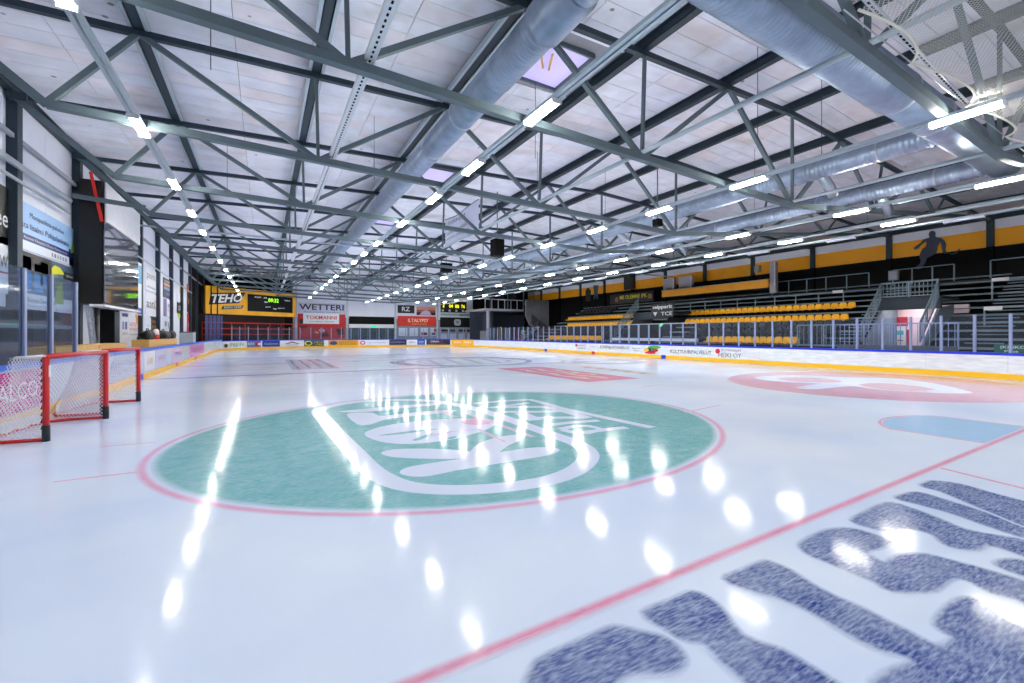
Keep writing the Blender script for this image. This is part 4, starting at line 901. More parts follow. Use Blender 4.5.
# things behind the left boards
def crate(label, y0, y1, x0, x1, z1, n):
    t = thing('wooden_crate', label, 'crate'); h = (z1 + 0.06) / n
    for k in range(n): MB().box(x0, x1, y0, y1, -0.06 + k * h + 0.01, -0.06 + (k + 1) * h - 0.004).build('plank', wood_m, t)
    for x in (x0 + 0.03, x1 - 0.03):
        for y in (y0 + 0.04, y1 - 0.04): MB().box(x - 0.02, x + 0.02, y - 0.03, y + 0.03, -0.06, z1 - 0.01).build('corner_post', wood_m, t)
crate('pale wooden crate behind the left boards, below the ladder', 18.3, 21.3, -5.1, -4.5, 1.42, 5)
crate('pale wooden crate behind the left boards, nearer than its neighbour', 15.0, 18.2, -5.1, -4.5, 1.42, 5)
crate('wooden crate piled with black bags farther along the left boards', 24.5, 31.5, -5.0, -4.4, 1.5, 5)
def bag(label, y, r):
    bm = bmesh.new(); bmesh.ops.create_icosphere(bm, subdivisions=3, radius=1)
    for v in bm.verts:
        n = 1 + 0.12 * math.sin(v.co.x * 5 + y) + 0.1 * math.sin(v.co.y * 7); v.co = Vector((v.co.x * 0.28 * n, v.co.y * r * n, max(-0.75, v.co.z) * 0.24 * n))
    me = bpy.data.meshes.new('bag'); bm.to_mesh(me); bm.free(); me.materials.append(mat('bag_black', (16, 17, 22), 0.6)); me.shade_smooth()
    t = thing('sports_bag', label, 'bag', None, (-4.62, y, 1.68)); put('body', me, t)
    MB().tube([(0, -r * 0.5, 0.18), (0, -r * 0.25, 0.32), (0, r * 0.25, 0.32), (0, r * 0.5, 0.18)], 0.02, 6).build('handle', MATS['bag_black'], t)
bag('black sports bag on the wooden crate, left of the bottle', 25.4, 0.55); bag('large black sports bag on the wooden crate, right of the bottle', 28.9, 0.75); bag('low black sports bag at the far end of the wooden crate', 30.9, 0.5)
bt = thing('bottle', 'red and white bottle between the black bags', 'bottle', None, (-4.6, 27.1, 1.5))
MB().tube([(0, 0, 0), (0, 0, 0.22)], 0.13, 12).build('body', red_m, bt, True); MB().tube([(0, 0, 0.22), (0, 0, 0.42), (0, 0, 0.5)], 0.1, 12, True, [0.13, 0.12, 0.06]).build('upper', white_m, bt, True)
ld = thing('step_ladder', 'aluminium step ladder against the left wall under the mirror screen', 'ladder', None, (-5.5, 21.9, -0.06))
for s in (0, 0.5):
    MB().beam((0, s, 0), (-0.25, s, 2.75), 0.06, 0.03).build('stile', galv, ld)
for k in range(9): MB().box(-0.05 - 0.022 * k, 0.03 - 0.022 * k, 0.02, 0.48, 0.3 + 0.27 * k, 0.33 + 0.27 * k).build('rung', galv, ld)
cb = thing('cabinet', 'tall dark cabinet between ladder and white signs', 'cabinet')
MB().box(-5.95, -5.5, 24.2, 25.0, -0.06, 2.8).build('body', blackg, cb); MB().box(-5.5, -5.48, 24.25, 24.95, 0.1, 2.7).build('door', steel_d, cb)
wbx = thing('white_bin', 'pale bin behind the left boards at the far end', 'bin', None, (-5.0, 40.5, -0.06))
MB().box(-0.4, 0.4, -0.8, 0.8, 0, 1.9).build('body', mat('bin_grey', (170, 174, 182), 0.6), wbx); MB().box(-0.42, 0.42, -0.82, 0.82, 1.9, 1.98).build('lid', steel, wbx)

# ------------------------------------------------------------------ far end: scoreboard, banners, doors
A, B = Vector((-5.3, 55.0, 0)), Vector((3.45, 60.9, 0)); DX = (B - A).normalized(); DN = DX.cross(UP)
sb = thing('scoreboard', 'wide yellow scoreboard lettered TEHO with a dark digital display', 'scoreboard')
zb0, zb1 = 3.9, 6.85; LW = (B - A).length
def sbq(f0, f1, z0, z1, d0, d1):
    p = A + DX * (LW * f0); q = A + DX * (LW * f1)
    return MB().prism([p + DN * d0 + UP * z0, q + DN * d0 + UP * z0, q + DN * d0 + UP * z1, p + DN * d0 + UP * z1], DN * (d1 - d0))
sbq(0, 1, zb0, zb1, -0.25, 0.0).build('board', mat('score_yellow', (246, 176, 16), 0.5, var=0.12, scale=0.6), sb)
disp = sbq(0.42, 0.96, 4.38, 6.32, 0.001, 0.03).build('display', mat('display_dark', (8, 14, 24), 0.5, spec=0.15), sb)
def sbt(s, f, z, fw, h, m, par, sh=0.0, off=0.0, d=0.035): text(s, par, m, A + DX * (LW * f) + DN * d + UP * z, DX, UP, LW * fw, h, 'lettering', off, sh)
grn = emis('led_green', (150, 255, 20), 0.75); led_w = emis('led_white', (210, 220, 230), 0.3); led_y = emis('led_yellow', (240, 226, 20), 0.6)
sbt('09:32', 0.655, 5.55, 0.125, 0.46, grn, disp, off=0.012)
for s, f, z, fw in (('KOTI', 0.5, 5.95, 0.07), ('AIKA', 0.6, 5.95, 0.04), ('VIERAS', 0.85, 5.8, 0.075), ('ERA', 0.61, 5.45, 0.04), ('JAAHYT', 0.62, 4.85, 0.065), ('TAUKO', 0.71, 4.7, 0.045), ('JAAHYT', 0.77, 4.8, 0.085)): sbt(s, f, z, fw, 0.16, led_w, disp)
pl = MB(); q = lambda f, z: A + DX * (LW * f) + DN * 0.002 + UP * z
pl.prism([q(0.03, 4.85), q(0.33, 5.2), q(0.4, 6.45), q(0.05, 6.1)], DN * 0.02); pl.build('logo_plate', mat('logo_black', (16, 18, 34), 0.4), sb)
p2 = MB(); p2.prism([q(0.15, 4.4), q(0.36, 4.62), q(0.38, 4.98), q(0.16, 4.76)], DN * 0.02); p2.build('logo_plate', MATS['logo_black'], sb)
tm = text('TEHO', sb, text_w, A + DX * (LW * 0.055) + DN * 0.035 + UP * 5.02, (DX + UP * 0.1), UP, LW * 0.31, 0.95, 'lettering', 0.03, 0.25)
text('ENERGY DRINK', sb, text_w, A + DX * (LW * 0.175) + DN * 0.035 + UP * 4.52, (DX + UP * 0.1), UP, LW * 0.18, 0.19)
for f in (0.045, 0.105): sbq(f, f + 0.01, zb0, zb1, 0.04, 0.07).build('vertical_strut', black_m, sb)
# dark players' corner below the scoreboard, red rails
rc = thing('red_railing', 'bright red railing of horizontal bars below the yellow scoreboard', 'railing')
C0, C1 = A + DN * -0.6, B + DN * -0.6
for z in (1.7, 2.35, 3.0): MB().beam(C0 + UP * z, C1 + UP * z, 0.06, 0.12).build('rail', red_m, rc)
for k in range(8): p = C0 + (C1 - C0) * (k / 7); MB().tube([p + UP * -0.06, p + UP * 3.05], 0.05, 6).build('post', red_m, rc)
bk = MB().prism([A + DN * -1.2 + UP * -0.06, B + DN * -1.2 + UP * -0.06, B + DN * -1.2 + UP * 4.0, A + DN * -1.2 + UP * 4.0], DN * -0.1).build('partition', mat('dark_partition', (36, 16, 22), 0.7)); tag(bk, 'dark partition wall behind the red railing', 'partition')
cu = thing('plastic_curtain', 'bluish strip curtain at the left end of the red railing', 'curtain')
for k in range(9):
    p = A + DX * (0.2 + k * 0.2) + DN * (-0.3 - 0.05 * (k % 2)); MB().beam(p + UP * 0.6, p + UP * 3.75, 0.15, 0.02, DN).build('strip', mat('curtain_blue', (78, 82, 140), 0.4, var=0.2), cu)
def sign_far(label, u0, u1, vt, vb, c, items=(), name='banner', cat='banner', y=YF - 0.065, dep=0.04, rough=0.5):
    a, b = ony(u0, vt, y), ony(u0, vb, y); x0, x1 = a[0] + 0.13, ony(u1, vt, y)[0] - 0.13; z1, z0 = a[2], b[2]
    t = thing(name, label, cat); MB().box(x0, x1, y - dep, y, z0, z1).build('panel', mat('sign_%d_%d_%d' % c, c, rough), t)
    for it in items:
        if it[0] == 'box':
            _, fx, fy, fw, fh, cc = it; MB().box(x0 + (x1 - x0) * fx, x0 + (x1 - x0) * (fx + fw), y - dep - 0.008, y - dep - 0.001, z0 + (z1 - z0) * fy, z0 + (z1 - z0) * (fy + fh)).build('printed_patch', mat('sign_%d_%d_%d' % cc, cc, 0.5), t)
        elif it[0] == 'poly':
            MB().prism([(x0 + (x1 - x0) * fx, y - dep - 0.008, z0 + (z1 - z0) * fy) for fx, fy in it[1]], (0, -0.006, 0)).build('printed_shape', mat('sign_%d_%d_%d' % it[2], it[2], 0.5), t)
        else:
            s, fx, fy, fw, fh, cc = it[:6]; m = it[6] if len(it) > 6 else mat('ink_%d_%d_%d' % cc, cc, 0.5)
            text(s, t, m, (x0 + (x1 - x0) * fx, y - dep - 0.01, z0 + (z1 - z0) * fy), (1, 0, 0), (0, 0, 1), (x1 - x0) * fw, (z1 - z0) * fh, dep=0.006, off=0.02)
    return t
sign_far('pale banner lettered WETTERI in dark capitals', 296.5, 346, 302.3, 313, (196, 200, 226), [('WETTERI', 0.03, 0.32, 0.94, 0.56, (22, 24, 40)), ('Autotalo Iisalmi', 0.1, 0.08, 0.8, 0.12, (120, 126, 150))])
sign_far('white banner lettered TOKMANNI in red', 302, 340, 313, 323.6, (230, 238, 242), [('TOKMANNI', 0.07, 0.42, 0.86, 0.36, (206, 40, 50)), ('Suomalainen Halpahalli', 0.16, 0.14, 0.7, 0.12, (90, 110, 140))], y=YF - 0.11)
rb = sign_far('large red crowd banner with black smudges behind the white lettered banner', 296.5, 346, 313.4, 339, (190, 14, 26), [('poly', [(0.02, 0.75), (0.16, 0.85), (0.12, 0.6), (0.04, 0.62)], (30, 10, 14)), ('poly', [(0.46, 0.2), (0.62, 0.26), (0.64, 0.12), (0.5, 0.08)], (40, 8, 14)), ('poly', [(0.8, 0.4), (0.96, 0.44), (0.98, 0.18), (0.84, 0.16)], (24, 10, 14)), ('poly', [(0.03, 0.5), (0.2, 0.52), (0.2, 0.46), (0.05, 0.42)], (60, 8, 16)), ('poly', [(0.36, 0.3), (0.43, 0.26), (0.42, 0.22), (0.34, 0.27)], (220, 200, 150)), ('poly', [(0.43, 0.36), (0.5, 0.42), (0.56, 0.36), (0.54, 0.28), (0.46, 0.28)], (206, 190, 200)), ('poly', [(0.45, 0.35), (0.5, 0.39), (0.53, 0.34), (0.5, 0.3)], (40, 30, 60))])
# glazed doors
gd = thing('glazed_doors', 'dark green glazed doors under a black awning panel at the far end', 'door')
x0, x1 = ony(349, 330, YF - 0.2)[0], ony(394, 330, YF - 0.2)[0]
MB().box(x0, x1, YF - 0.26, YF - 0.18, 3.1, 4.15).build('black_panel', black_m, gd); MB().box(x0, x1, YF - 0.26, YF - 0.18, 2.6, 3.1).build('white_lintel', white_m, gd)
for k in range(5):
    a = x0 + (x1 - x0) * k / 5; MB().box(a + 0.04, a + (x1 - x0) / 5 - 0.04, YF - 0.22, YF - 0.19, 0.0, 2.55).build('pane', mat('green_glass', (52, 70, 72), 0.12, spec=0.8), gd); MB().box(a - 0.04, a + 0.04, YF - 0.25, YF - 0.18, -0.06, 2.6).build('mullion', steel, gd)
MB().box(x0 + 2.9, x0 + 3.6, YF - 0.3, YF - 0.26, 2.68, 2.95).build('exit_sign', emis('exit_green', (40, 190, 120), 0.8), gd)
sign_far('black banner with white letters at the far end', 396.5, 415, 305, 313, (20, 20, 24), [('RZ', 0.25, 0.25, 0.48, 0.55, W_)])
sign_far('sunset landscape banner with a pale dome', 415.5, 436, 305.6, 315, (150, 90, 90), [('box', 0, 0.55, 1, 0.3, (226, 150, 120)), ('box', 0, 0.85, 1, 0.15, (220, 205, 215)), ('box', 0, 0.0, 1, 0.3, (50, 30, 36)), ('poly', [(0.15, 0.04), (0.3, 0.4), (0.5, 0.55), (0.68, 0.4), (0.78, 0.04)], (206, 186, 216))])
sign_far('red banner lettered ILTALYPSY', 396.5, 436.5, 315.8, 325.7, (214, 46, 30), [('ILTALYPSY', 0.26, 0.38, 0.54, 0.36, (246, 222, 190)), ('maitotuotteet', 0.36, 0.14, 0.4, 0.12, (240, 170, 140))])
for k, (a, b) in enumerate(((397.5, 408), (408.5, 418.5), (419.5, 428.5), (429.5, 436.5))):
    sign_far(['white plain notice, leftmost under the red banner', 'white plain notice, second under the red banner', 'white notice with magenta picture under the red banner', 'white notice with red spot, rightmost under the red banner'][k], a, b, 328, 336, (222, 226, 236), [('box', 0.1, 0.1, 0.8, 0.35, [(206, 212, 226), (212, 216, 230), (120, 30, 90), (60, 50, 60)][k])] + ([('box', 0.6, 0.5, 0.4, 0.4, (220, 40, 60))] if k == 3 else []), 'notice', 'notice')
s2 = sign_far('small dark scoreboard with yellow digits at the far end', 439.5, 467, 301, 312.3, (22, 22, 28), [(d, 0.08 + k * 0.235, 0.42, 0.06 if k == 0 else 0.15, 0.32, (240, 230, 30), led_y) for k, d in enumerate(('8', '04', '88', '76'))] + [('box', 0.04 + 0.26 * k, 0.08, 0.08, 0.18, (200, 204, 214)) for k in range(4)], 'scoreboard', 'scoreboard')
sign_far('pale green lettered strip under the small scoreboard', 439, 474, 312.8, 316, (196, 206, 206), [('Liikuntapalvelut', 0.04, 0.25, 0.5, 0.5, (40, 120, 90)), ('box', 0.56, 0.1, 0.42, 0.8, (120, 150, 140))], 'sign', 'sign')
sign_far('black banner with a pale round emblem at the far end', 439, 474.5, 317.2, 327, (14, 14, 18), [('poly', [(0.4, 0.3), (0.4, 0.68), (0.44, 0.82), (0.56, 0.82), (0.6, 0.68), (0.6, 0.3), (0.55, 0.16), (0.45, 0.16)], (190, 198, 210)), ('W', 0.45, 0.36, 0.1, 0.3, (60, 70, 90))])
sign_far('grey shelf panel with dark openings under the black emblem banner', 439, 474.5, 328, 332, (160, 168, 186), [('box', 0.03 + 0.25 * k, 0.1, 0.2, 0.55, (14, 16, 26)) for k in range(4)], 'shelf', 'shelf')
for k in range(4):
    sign_far(['white board low on the far wall, leftmost of four', 'white board low on the far wall, second of four', 'white board low on the far wall, third of four', 'white board low on the far wall, rightmost of four'][k], 440 + 8.8 * k, 447.5 + 8.8 * k, 333.5, 339, (206, 210, 220), [], 'notice', 'notice')
# mezzanine at the far right corner
mz = thing('mezzanine', 'grey concrete gallery with white balcony in the far right corner', 'balcony')
MB().box(28.95, 29.4, 56.5, YF - 0.05, -0.06, 8.4).build('side_wall', mat('slate_wall', (66, 74, 92), 0.7), mz)
MB().box(27.0, 33.5, 54.6, YF - 0.05, 5.1, 5.38).build('balcony_slab', mat('pale_slab', (190, 192, 200), 0.6), mz)
MB().box(27.0, XR - 0.2, 59.5, 59.7, -0.06, 5.1).build('under_wall', mat('slate_wall', (66, 74, 92), 0.7), mz)
MB().box(27.0, XR - 0.2, 58.4, 58.6, 5.4, 9.0).build('upper_wall', blackg, mz)
for k in range(7):
    x = 27.1 + k * 1.05; MB().box(x - 0.05, x + 0.05, 54.58, 54.68, 5.38, 6.7).build('baluster', white_m, mz)
MB().box(27.0, 33.5, 54.56, 54.7, 6.66, 6.78).build('balcony_rail', white_m, mz); MB().box(27.0, 33.5, 54.64, 54.66, 5.4, 6.6).build('balustrade_panel', blackg, mz)
for x in (27.9, 30.7, 33.4, 35.2): MB().box(x - 0.08, x + 0.08, 54.45, 54.57, 5.4, 8.7).build('upper_post', steel, mz)
MB().box(27.45, 27.75, 54.6, 54.9, -0.06, 5.1).build('column', mat('pale_column', (190, 194, 204)), mz)
for k, x in enumerate((29.4, 31.0, 33.2)): MB().box(x, x + 1.3, 58.36, 58.4, 5.9, 8.2).build('window', mat('dark_window', (24, 30, 44), 0.15, spec=0.8), mz)
MB().prism([(33.3, 52.5, 3.0), (36.6, 52.5, 2.2), (36.6, 52.5, 6.7), (32.6, 52.5, 6.7), (32.6, 52.5, 4.4)], (0, 0.3, 0)).build('parapet_wall', concrete, mz)
MB().prism([(34.6, 52.4, -0.06), (36.6, 52.4, -0.06), (36.6, 52.4, 2.6), (33.4, 52.4, 4.6), (33.4, 52.4, 3.4)], (0, -0.15, 0)).build('stair_soffit', concrete_d, mz)
MB().box(33.5, 36.6, 52.9, 58.3, 6.4, 6.6).build('gallery_floor', concrete, mz)
for lb, u0, u1, vt, c in (('red door panel beside the far right corner', 515, 519.5, 329, (206, 30, 44)), ('white and red wall poster beside the red panel', 520, 525, 330, (230, 220, 226)), ('yellow and black door strip under the balcony', 498, 502, 327, (226, 160, 30)), ('pale grey door under the balcony', 504, 510, 328, (190, 194, 204)), ('white cabinet under the balcony at left', 479, 489, 331, (180, 184, 194))):
    sign_far(lb, u0, u1, vt, 345, c, [('box', 0.2, 0.3, 0.3, 0.4, (190, 40, 50))] if 'poster' in lb else [], 'door_panel', 'panel', y=57.5)
stw = thing('stairway', 'pale stairway rising to the gallery in the far right corner', 'stairs')
for k in range(-2, 9): MB().box(29.8 + 0.4 * k, 30.3 + 0.4 * k, 49.6, 51.0, 0.5 + 0.27 * k, 0.58 + 0.27 * k).build('step', mat('stair_pale', (170, 168, 190), 0.5), stw)
MB().beam((29.8, 49.6, 0.4), (33.6, 49.6, 2.9), 0.06, 0.25).build('stringer', steel_d, stw); MB().beam((29.8, 49.6, 1.5), (33.6, 49.6, 4.0), 0.05, 0.06).build('handrail', fence_m, stw)
for k in range(5): MB().tube([(29.9 + 0.9 * k, 49.6, 0.45 + 0.6 * k), (29.9 + 0.9 * k, 49.6, 1.55 + 0.6 * k)], 0.03, 6).build('baluster', fence_m, stw)

# ------------------------------------------------------------------ grandstands
def rx(i): return 27.75 + 0.85 * i
def rz_(i): return 1.15 + 0.4 * i
NR = 10
def stand(label, ya, yb, upa, upb, stairs=()):
    t = thing('grandstand', label, 'grandstand')
    for i in range(NR):
        a, b = (ya, yb) if i < 5 else (upa, upb); x, z = rx(i), rz_(i)
        MB().box(x - 0.05, x + 0.8, a, b, z - 0.06, z).build('tread', plank_d, t); MB().box(x - 0.07, x - 0.05, a, b, z - 0.1, z + 0.01).build('nosing', plank_m, t)
        if i not in SEATROWS.get(label, ()):
            segs = [(a, b)]
            for s0, s1 in stairs:
                segs = [q for p, r in segs for q in ((p, min(r, s0)), (max(p, s1), r)) if q[1] - q[0] > 0.3]
            for p, r in segs: MB().box(x + 0.35, x + 0.68, p, r, z + 0.3, z + 0.35).build('bench_plank', plank_m, t)
        for s0, s1 in stairs:
            if a <= s0 and s1 <= b: MB().box(x - 0.38, x - 0.05, s0, s1, z - 0.25, z - 0.2).build('stair_step', plank_m, t)
    MB().prism([(rx(0) - 0.2, ya, -0.06), (rx(0), ya, rz_(0) - 0.12), (rx(5), ya, rz_(5) - 0.12), (rx(5), ya, -0.06)], (0, yb - ya, 0)).build('gap_shade_backing', black_m, t)  # black backing added so the gaps between treads look shaded
    MB().prism([(rx(5) - 0.15, upa, rz_(5) - 0.2), (rx(NR), upa, rz_(NR) - 0.5), (rx(NR), upa, rz_(NR) - 0.7), (rx(5) - 0.15, upa, rz_(5) - 0.4)], (0, upb - upa, 0)).build('gap_shade_backing', black_m, t)  # upper rows: black sheet standing in for the shade underneath
    MB().box(rx(NR), XR - 0.15, upa, upb, rz_(NR) - 0.3, rz_(NR) - 0.2).build('walkway', plank_d, t)
    MB().box(26.95, 27.5, ya, yb, -0.06, 0.95).build('front_deck', plank_d, t)
    return t
SA, SBn, SCn = 'bare bleacher grandstand without seats, nearest on the right', 'middle grandstand with three rows of yellow seats', 'far grandstand with rows of yellow and black seats'
SEATROWS = {SBn: (0, 1, 2, 3, 5), SCn: (0, 1, 2, 3, 5, 7, 8)}
stand(SA, -6, 8.0, -6, 9.2, [(5.6, 6.8)]); stand(SBn, 10.45, 24.6, 9.2, 26.6, [(10.9, 12.1)]); stand(SCn, 28.9, 43.5, 26.6, 43.5, [(28.95, 29.2)])
def seat_mesh(m):
    mb = MB(); mb.box(-0.2, 0.2, -0.21, 0.21, -0.05, 0.03)
    mb.prism([(0.14, -0.215, 0.0), (0.14, -0.215, 0.22), (0.15, -0.15, 0.33), (0.15, 0.15, 0.33), (0.14, 0.215, 0.22), (0.14, 0.215, 0.0)], (0.06, 0, 0.02))
    mb.beam((0.0, 0, -0.1), (0.02, 0, -0.02), 0.08, 0.08)
    return mb.mesh('seat', m)
SEAT_YELLOW, SEAT_BLACK = seat_mesh(seat_y), seat_mesh(seat_k)
def seat_row(me, word, block, rowname, x, z, ya, yb, pitch=0.47):
    n = int((yb - ya) / pitch)
    for k in range(n):
        t = put('stadium_seat', me, None, (x, ya + 0.25 + k * pitch, z))
        tag(t, '%s plastic seat, %s from the right in the %s of the %s stand' % (word, ORD[min(k, 32)], rowname, block), 'seat', '%s seats, %s, %s stand' % (word, rowname, block))
seat_row(SEAT_YELLOW, 'yellow', 'middle', 'front row', 27.0, 1.24, 13.4, 19.7); seat_row(SEAT_YELLOW, 'yellow', 'middle', 'lower back row', rx(3) + 0.35, rz_(3) + 0.3, 12.4, 24.3); seat_row(SEAT_YELLOW, 'yellow', 'middle', 'upper back row', rx(5) + 0.35, rz_(5) + 0.3, 12.7, 25.1)
seat_row(SEAT_YELLOW, 'yellow', 'far', 'front row', 27.0, 1.24, 30.5, 39.0); seat_row(SEAT_YELLOW, 'yellow', 'far', 'lower back row', rx(3) + 0.35, rz_(3) + 0.3, 29.6, 40.7); seat_row(SEAT_YELLOW, 'yellow', 'far', 'upper back row', rx(5) + 0.35, rz_(5) + 0.3, 30.3, 42.6)
for i, nm in ((0, 'second row'), (1, 'third row'), (2, 'fourth row')):
    seat_row(SEAT_BLACK, 'black', 'middle', nm, rx(i) + 0.35, rz_(i) + 0.3, 12.4, 22.5, 0.5); seat_row(SEAT_BLACK, 'black', 'far', nm, rx(i) + 0.35, rz_(i) + 0.3, 29.7, 40.5, 0.55)
for i, nm in ((7, 'ninth row'), (8, 'tenth row')): seat_row(SEAT_BLACK, 'black', 'far', nm, rx(i) + 0.35, rz_(i) + 0.3, 36.5, 42.8, 0.6)
def guard(label, pts, z0, z1, n, m=fence_m, mid=False, bal=0, name='guardrail', r=0.035):
    t = thing(name, label, 'railing'); P = [Vector(p) for p in pts]
    dz = Vector((0, 0, z1 - z0))
    for a, b in zip(P, P[1:]):
        MB().beam(a + dz, b + dz, 0.06, 0.06).build('top_rail', m, t)
        if mid: MB().beam(a + dz * 0.5, b + dz * 0.5, 0.04, 0.04).build('mid_rail', m, t)
        if bal: MB().beam(a + dz * 0.06, b + dz * 0.06, 0.04, 0.05).build('bottom_rail', m, t)
        for k in range(n + 1): p = a + (b - a) * (k / n); MB().beam(p, p + dz, 0.06, 0.06, (1, 0, 0)).build('post', m, t)
        if bal:
            for k in range(bal): p = a + (b - a) * ((k + 0.5) / bal); MB().beam(p + dz * 0.06, p + dz, 0.028, 0.028, (1, 0, 0)).build('baluster', m, t)
    return t
ZT = rz_(9)
guard('top guardrail of open squares above the middle grandstand', [(35.9, 13.3, 0), (35.9, 19.8, 0)][::1] and [(35.9, 13.3, ZT + 0.2), (35.9, 19.8, ZT + 0.2)], 0, 1.0, 5)
guard('top guardrail above the stairway opening, under the player silhouette', [(35.9, 9.1, ZT + 0.2), (35.9, 12.0, ZT + 0.2)], 0, 1.0, 3)
guard('top guardrail above the bare grandstand at the right picture edge', [(35.9, -2.0, ZT + 0.2), (35.9, 7.6, ZT + 0.2)], 0, 1.0, 6)
guard('long guardrail in front of the upper rows of the middle grandstand', [(33.0, 13.6, rz_(6)), (33.0, 25.3, rz_(6))], 0, 1.0, 8)
guard('guardrail with white end plate in the upper bare grandstand', [(rx(6), -3, rz_(6)), (rx(6), 6.9, rz_(6))], 0, 1.05, 5); guard('guardrail with white end plate in the lower bare grandstand', [(rx(3) - 0.1, -3, rz_(3) - 0.4), (rx(3) - 0.1, 6.6, rz_(3) - 0.4)], 0, 1.1, 5)
for lb, x, y, z in (('white plate at the end of the upper bare stand guardrail', rx(6) - 0.06, 6.6, rz_(6) + 1.0), ('white plate at the end of the lower bare stand guardrail', rx(3) - 0.16, 6.3, rz_(3) + 0.62), ('white plate on the middle stand guardrail', 32.94, 13.9, rz_(6) + 1.0)):
    o = MB().box(x - 0.02, x, y - 0.3, y + 0.3, z - 0.08, z + 0.1).build('row_plate', white_m); tag(o, lb, 'plate')
# stairway openings (vomitories)
def opening(label, ya, yb, xb, xw, zt, rails, sidem=None):
    t = thing('stair_opening', label, 'passage')
    MB().box(xw, xw + 0.2, ya - 0.6, yb + 0.6, -0.06, 3.3).build('rear_wall', mat('pink_wall', (232, 206, 214), 0.6), t)
    MB().box(xb - 0.1, xb + 0.1, ya - 0.1, yb + 0.1, 3.05, 3.56).build('lintel_beam', steel_d, t)
    MB().box(26.9, xw, ya, yb, -0.06, 0.55).build('passage_floor', concrete_d, t)
    MB().box(xb, xw + 0.6, ya - 0.1, yb + 0.1, 3.55, 3.7).build('deck', plank_d, t)
    MB().box(xb + 0.3, xb + 1.2, (ya + yb) / 2 - 0.5, (ya + yb) / 2 + 0.5, 3.46, 3.5).build('passage_lamp', emis('passage_glow', (255, 240, 236), 9.0), t)
    for y in (ya, yb): MB().prism([(27.3, y - 0.05, -0.06), (xw, y - 0.05, -0.06), (xw, y - 0.05, 3.3), (xb, y - 0.05, 3.1), (27.5, y - 0.05, 1.2)], (0, 0.1, 0)).build('side_wall', sidem or plank_m, t)
    return t
op1 = opening('pink walled passage with a red topped door between the stands', 8.06, 10.4, 29.6, 31.6, 4.4, True)
dr = thing('passage_door', 'white door with turquoise stripe under a red header in the passage', 'door')
ya, yb = onx(905.5, 330, 31.55)[1], onx(888.5, 330, 31.55)[1]
MB().box(31.5, 31.58, ya, yb, 0.55, 2.2).build('leaf', mat('door_white', (236, 226, 232), 0.5), dr); MB().box(31.46, 31.58, ya - 0.05, yb + 0.05, 2.2, 2.72).build('header', mat('header_red', (190, 20, 40), 0.5), dr)
MB().box(31.485, 31.5, ya + 0.1, yb - 0.1, 1.7, 1.95).build('stripe', mat('turquoise', (70, 190, 200), 0.5), dr); MB().box(31.45, 31.5, ya + 0.12, ya + 0.35, 1.36, 1.4).build('handle', steel_d, dr)
MB().box(31.5, 31.58, ya - 0.2, ya - 0.02, 0.55, 2.0).build('red_jamb', red_m, dr)
guard('grey baluster railing across the top of the passage opening', [(29.6, 8.06, 3.72), (29.6, 10.4, 3.72)], 0, 0.8, 2, bal=14, name='baluster_railing')
for y, lb in ((8.06, 'sloping baluster railing on the right side of the passage'), (10.4, 'sloping baluster railing on the left side of the passage')):
    guard(lb, [(27.2, y, 1.35), (29.6, y, 3.55)], 0, 0.95, 3, bal=14, name='baluster_railing')
guard('baluster fence in front of the passage, behind the boards', [(26.55, 6.6, 1.05), (26.55, 11.2, 1.05)], 0, 1.2, 4, bal=22, name='baluster_fence', m=post_m)
cp = MB().box(26.45, 26.7, 6.6, 11.2, -0.06, 1.2).build('fence_plinth', concrete_d); tag(cp, 'grey plinth under the baluster fence behind the boards', 'plinth')
guard('baluster gate fence beside the front yellow seats', [(26.55, 11.2, 1.05), (26.55, 13.2, 1.05)], 0, 1.2, 3, bal=9, name='baluster_fence')
op2 = opening('dim passage between middle and far stands, under the black lettered sign', 24.9, 28.7, 29.6, 33.0, 4.4, False, plank_d)
guard('broad grey sloping railing on the left side of the farther passage', [(27.2, 28.8, 1.35), (30.2, 28.8, 4.1)], 0, 0.95, 3, bal=30, name='baluster_railing')
guard('thin rail across the front of the farther passage', [(26.97, 20.2, 0.95), (26.97, 30.2, 0.95)], 0, 1.6, 9, m=rail_m, name='bench_rail')
o = MB().box(26.8, 26.94, 20.0, 28.8, 1.2, 1.42).build('white_bench_board', white_m); tag(o, 'long white board behind the glass between the front seats', 'board')
def sign_right(label, u0, u1, vt, vb, x, c, items=(), name='sign', cat='sign'):
    a, b = onx(u0, vt, x), onx(u0, vb, x); y0, y1 = a[1], onx(u1, vt, x)[1]; z1, z0 = a[2], b[2]
    t = thing(name, label, cat); MB().box(x, x + 0.04, y1, y0, z0, z1).build('panel', mat('sign_%d_%d_%d' % c, c, 0.5), t)
    for it in items:
        if it[0] == 'poly': MB().prism([(x - 0.006, y0 + (y1 - y0) * f, z0 + (z1 - z0) * g) for f, g in it[1]], (-0.006, 0, 0)).build('emblem', mat('sign_%d_%d_%d' % it[2], it[2], 0.5), t)
        else:
            s, fx, fy, fw, fh, cc = it; text(s, t, mat('ink_%d_%d_%d' % cc, cc, 0.5), (x - 0.008, y0 + (y1 - y0) * fx, z0 + (z1 - z0) * fy), (0, -1, 0), (0, 0, 1), (y0 - y1) * fw, (z1 - z0) * fh, dep=0.006, off=0.02)
    return t
sign_right('black banner with yellow text ME OLEMME IPK above the far stand', 609.5, 653, 295.3, 304.5, 35.3, (18, 18, 22), [('ME OLEMME IPK', 0.25, 0.4, 0.62, 0.42, (222, 214, 40)), ('poly', [(0.14, 0.2), (0.13, 0.6), (0.17, 0.72), (0.21, 0.6), (0.21, 0.2)], (150, 96, 60)), ('poly', [(0.89, 0.25), (0.88, 0.65), (0.92, 0.78), (0.97, 0.65), (0.97, 0.25)], (150, 96, 60))], 'banner', 'banner')
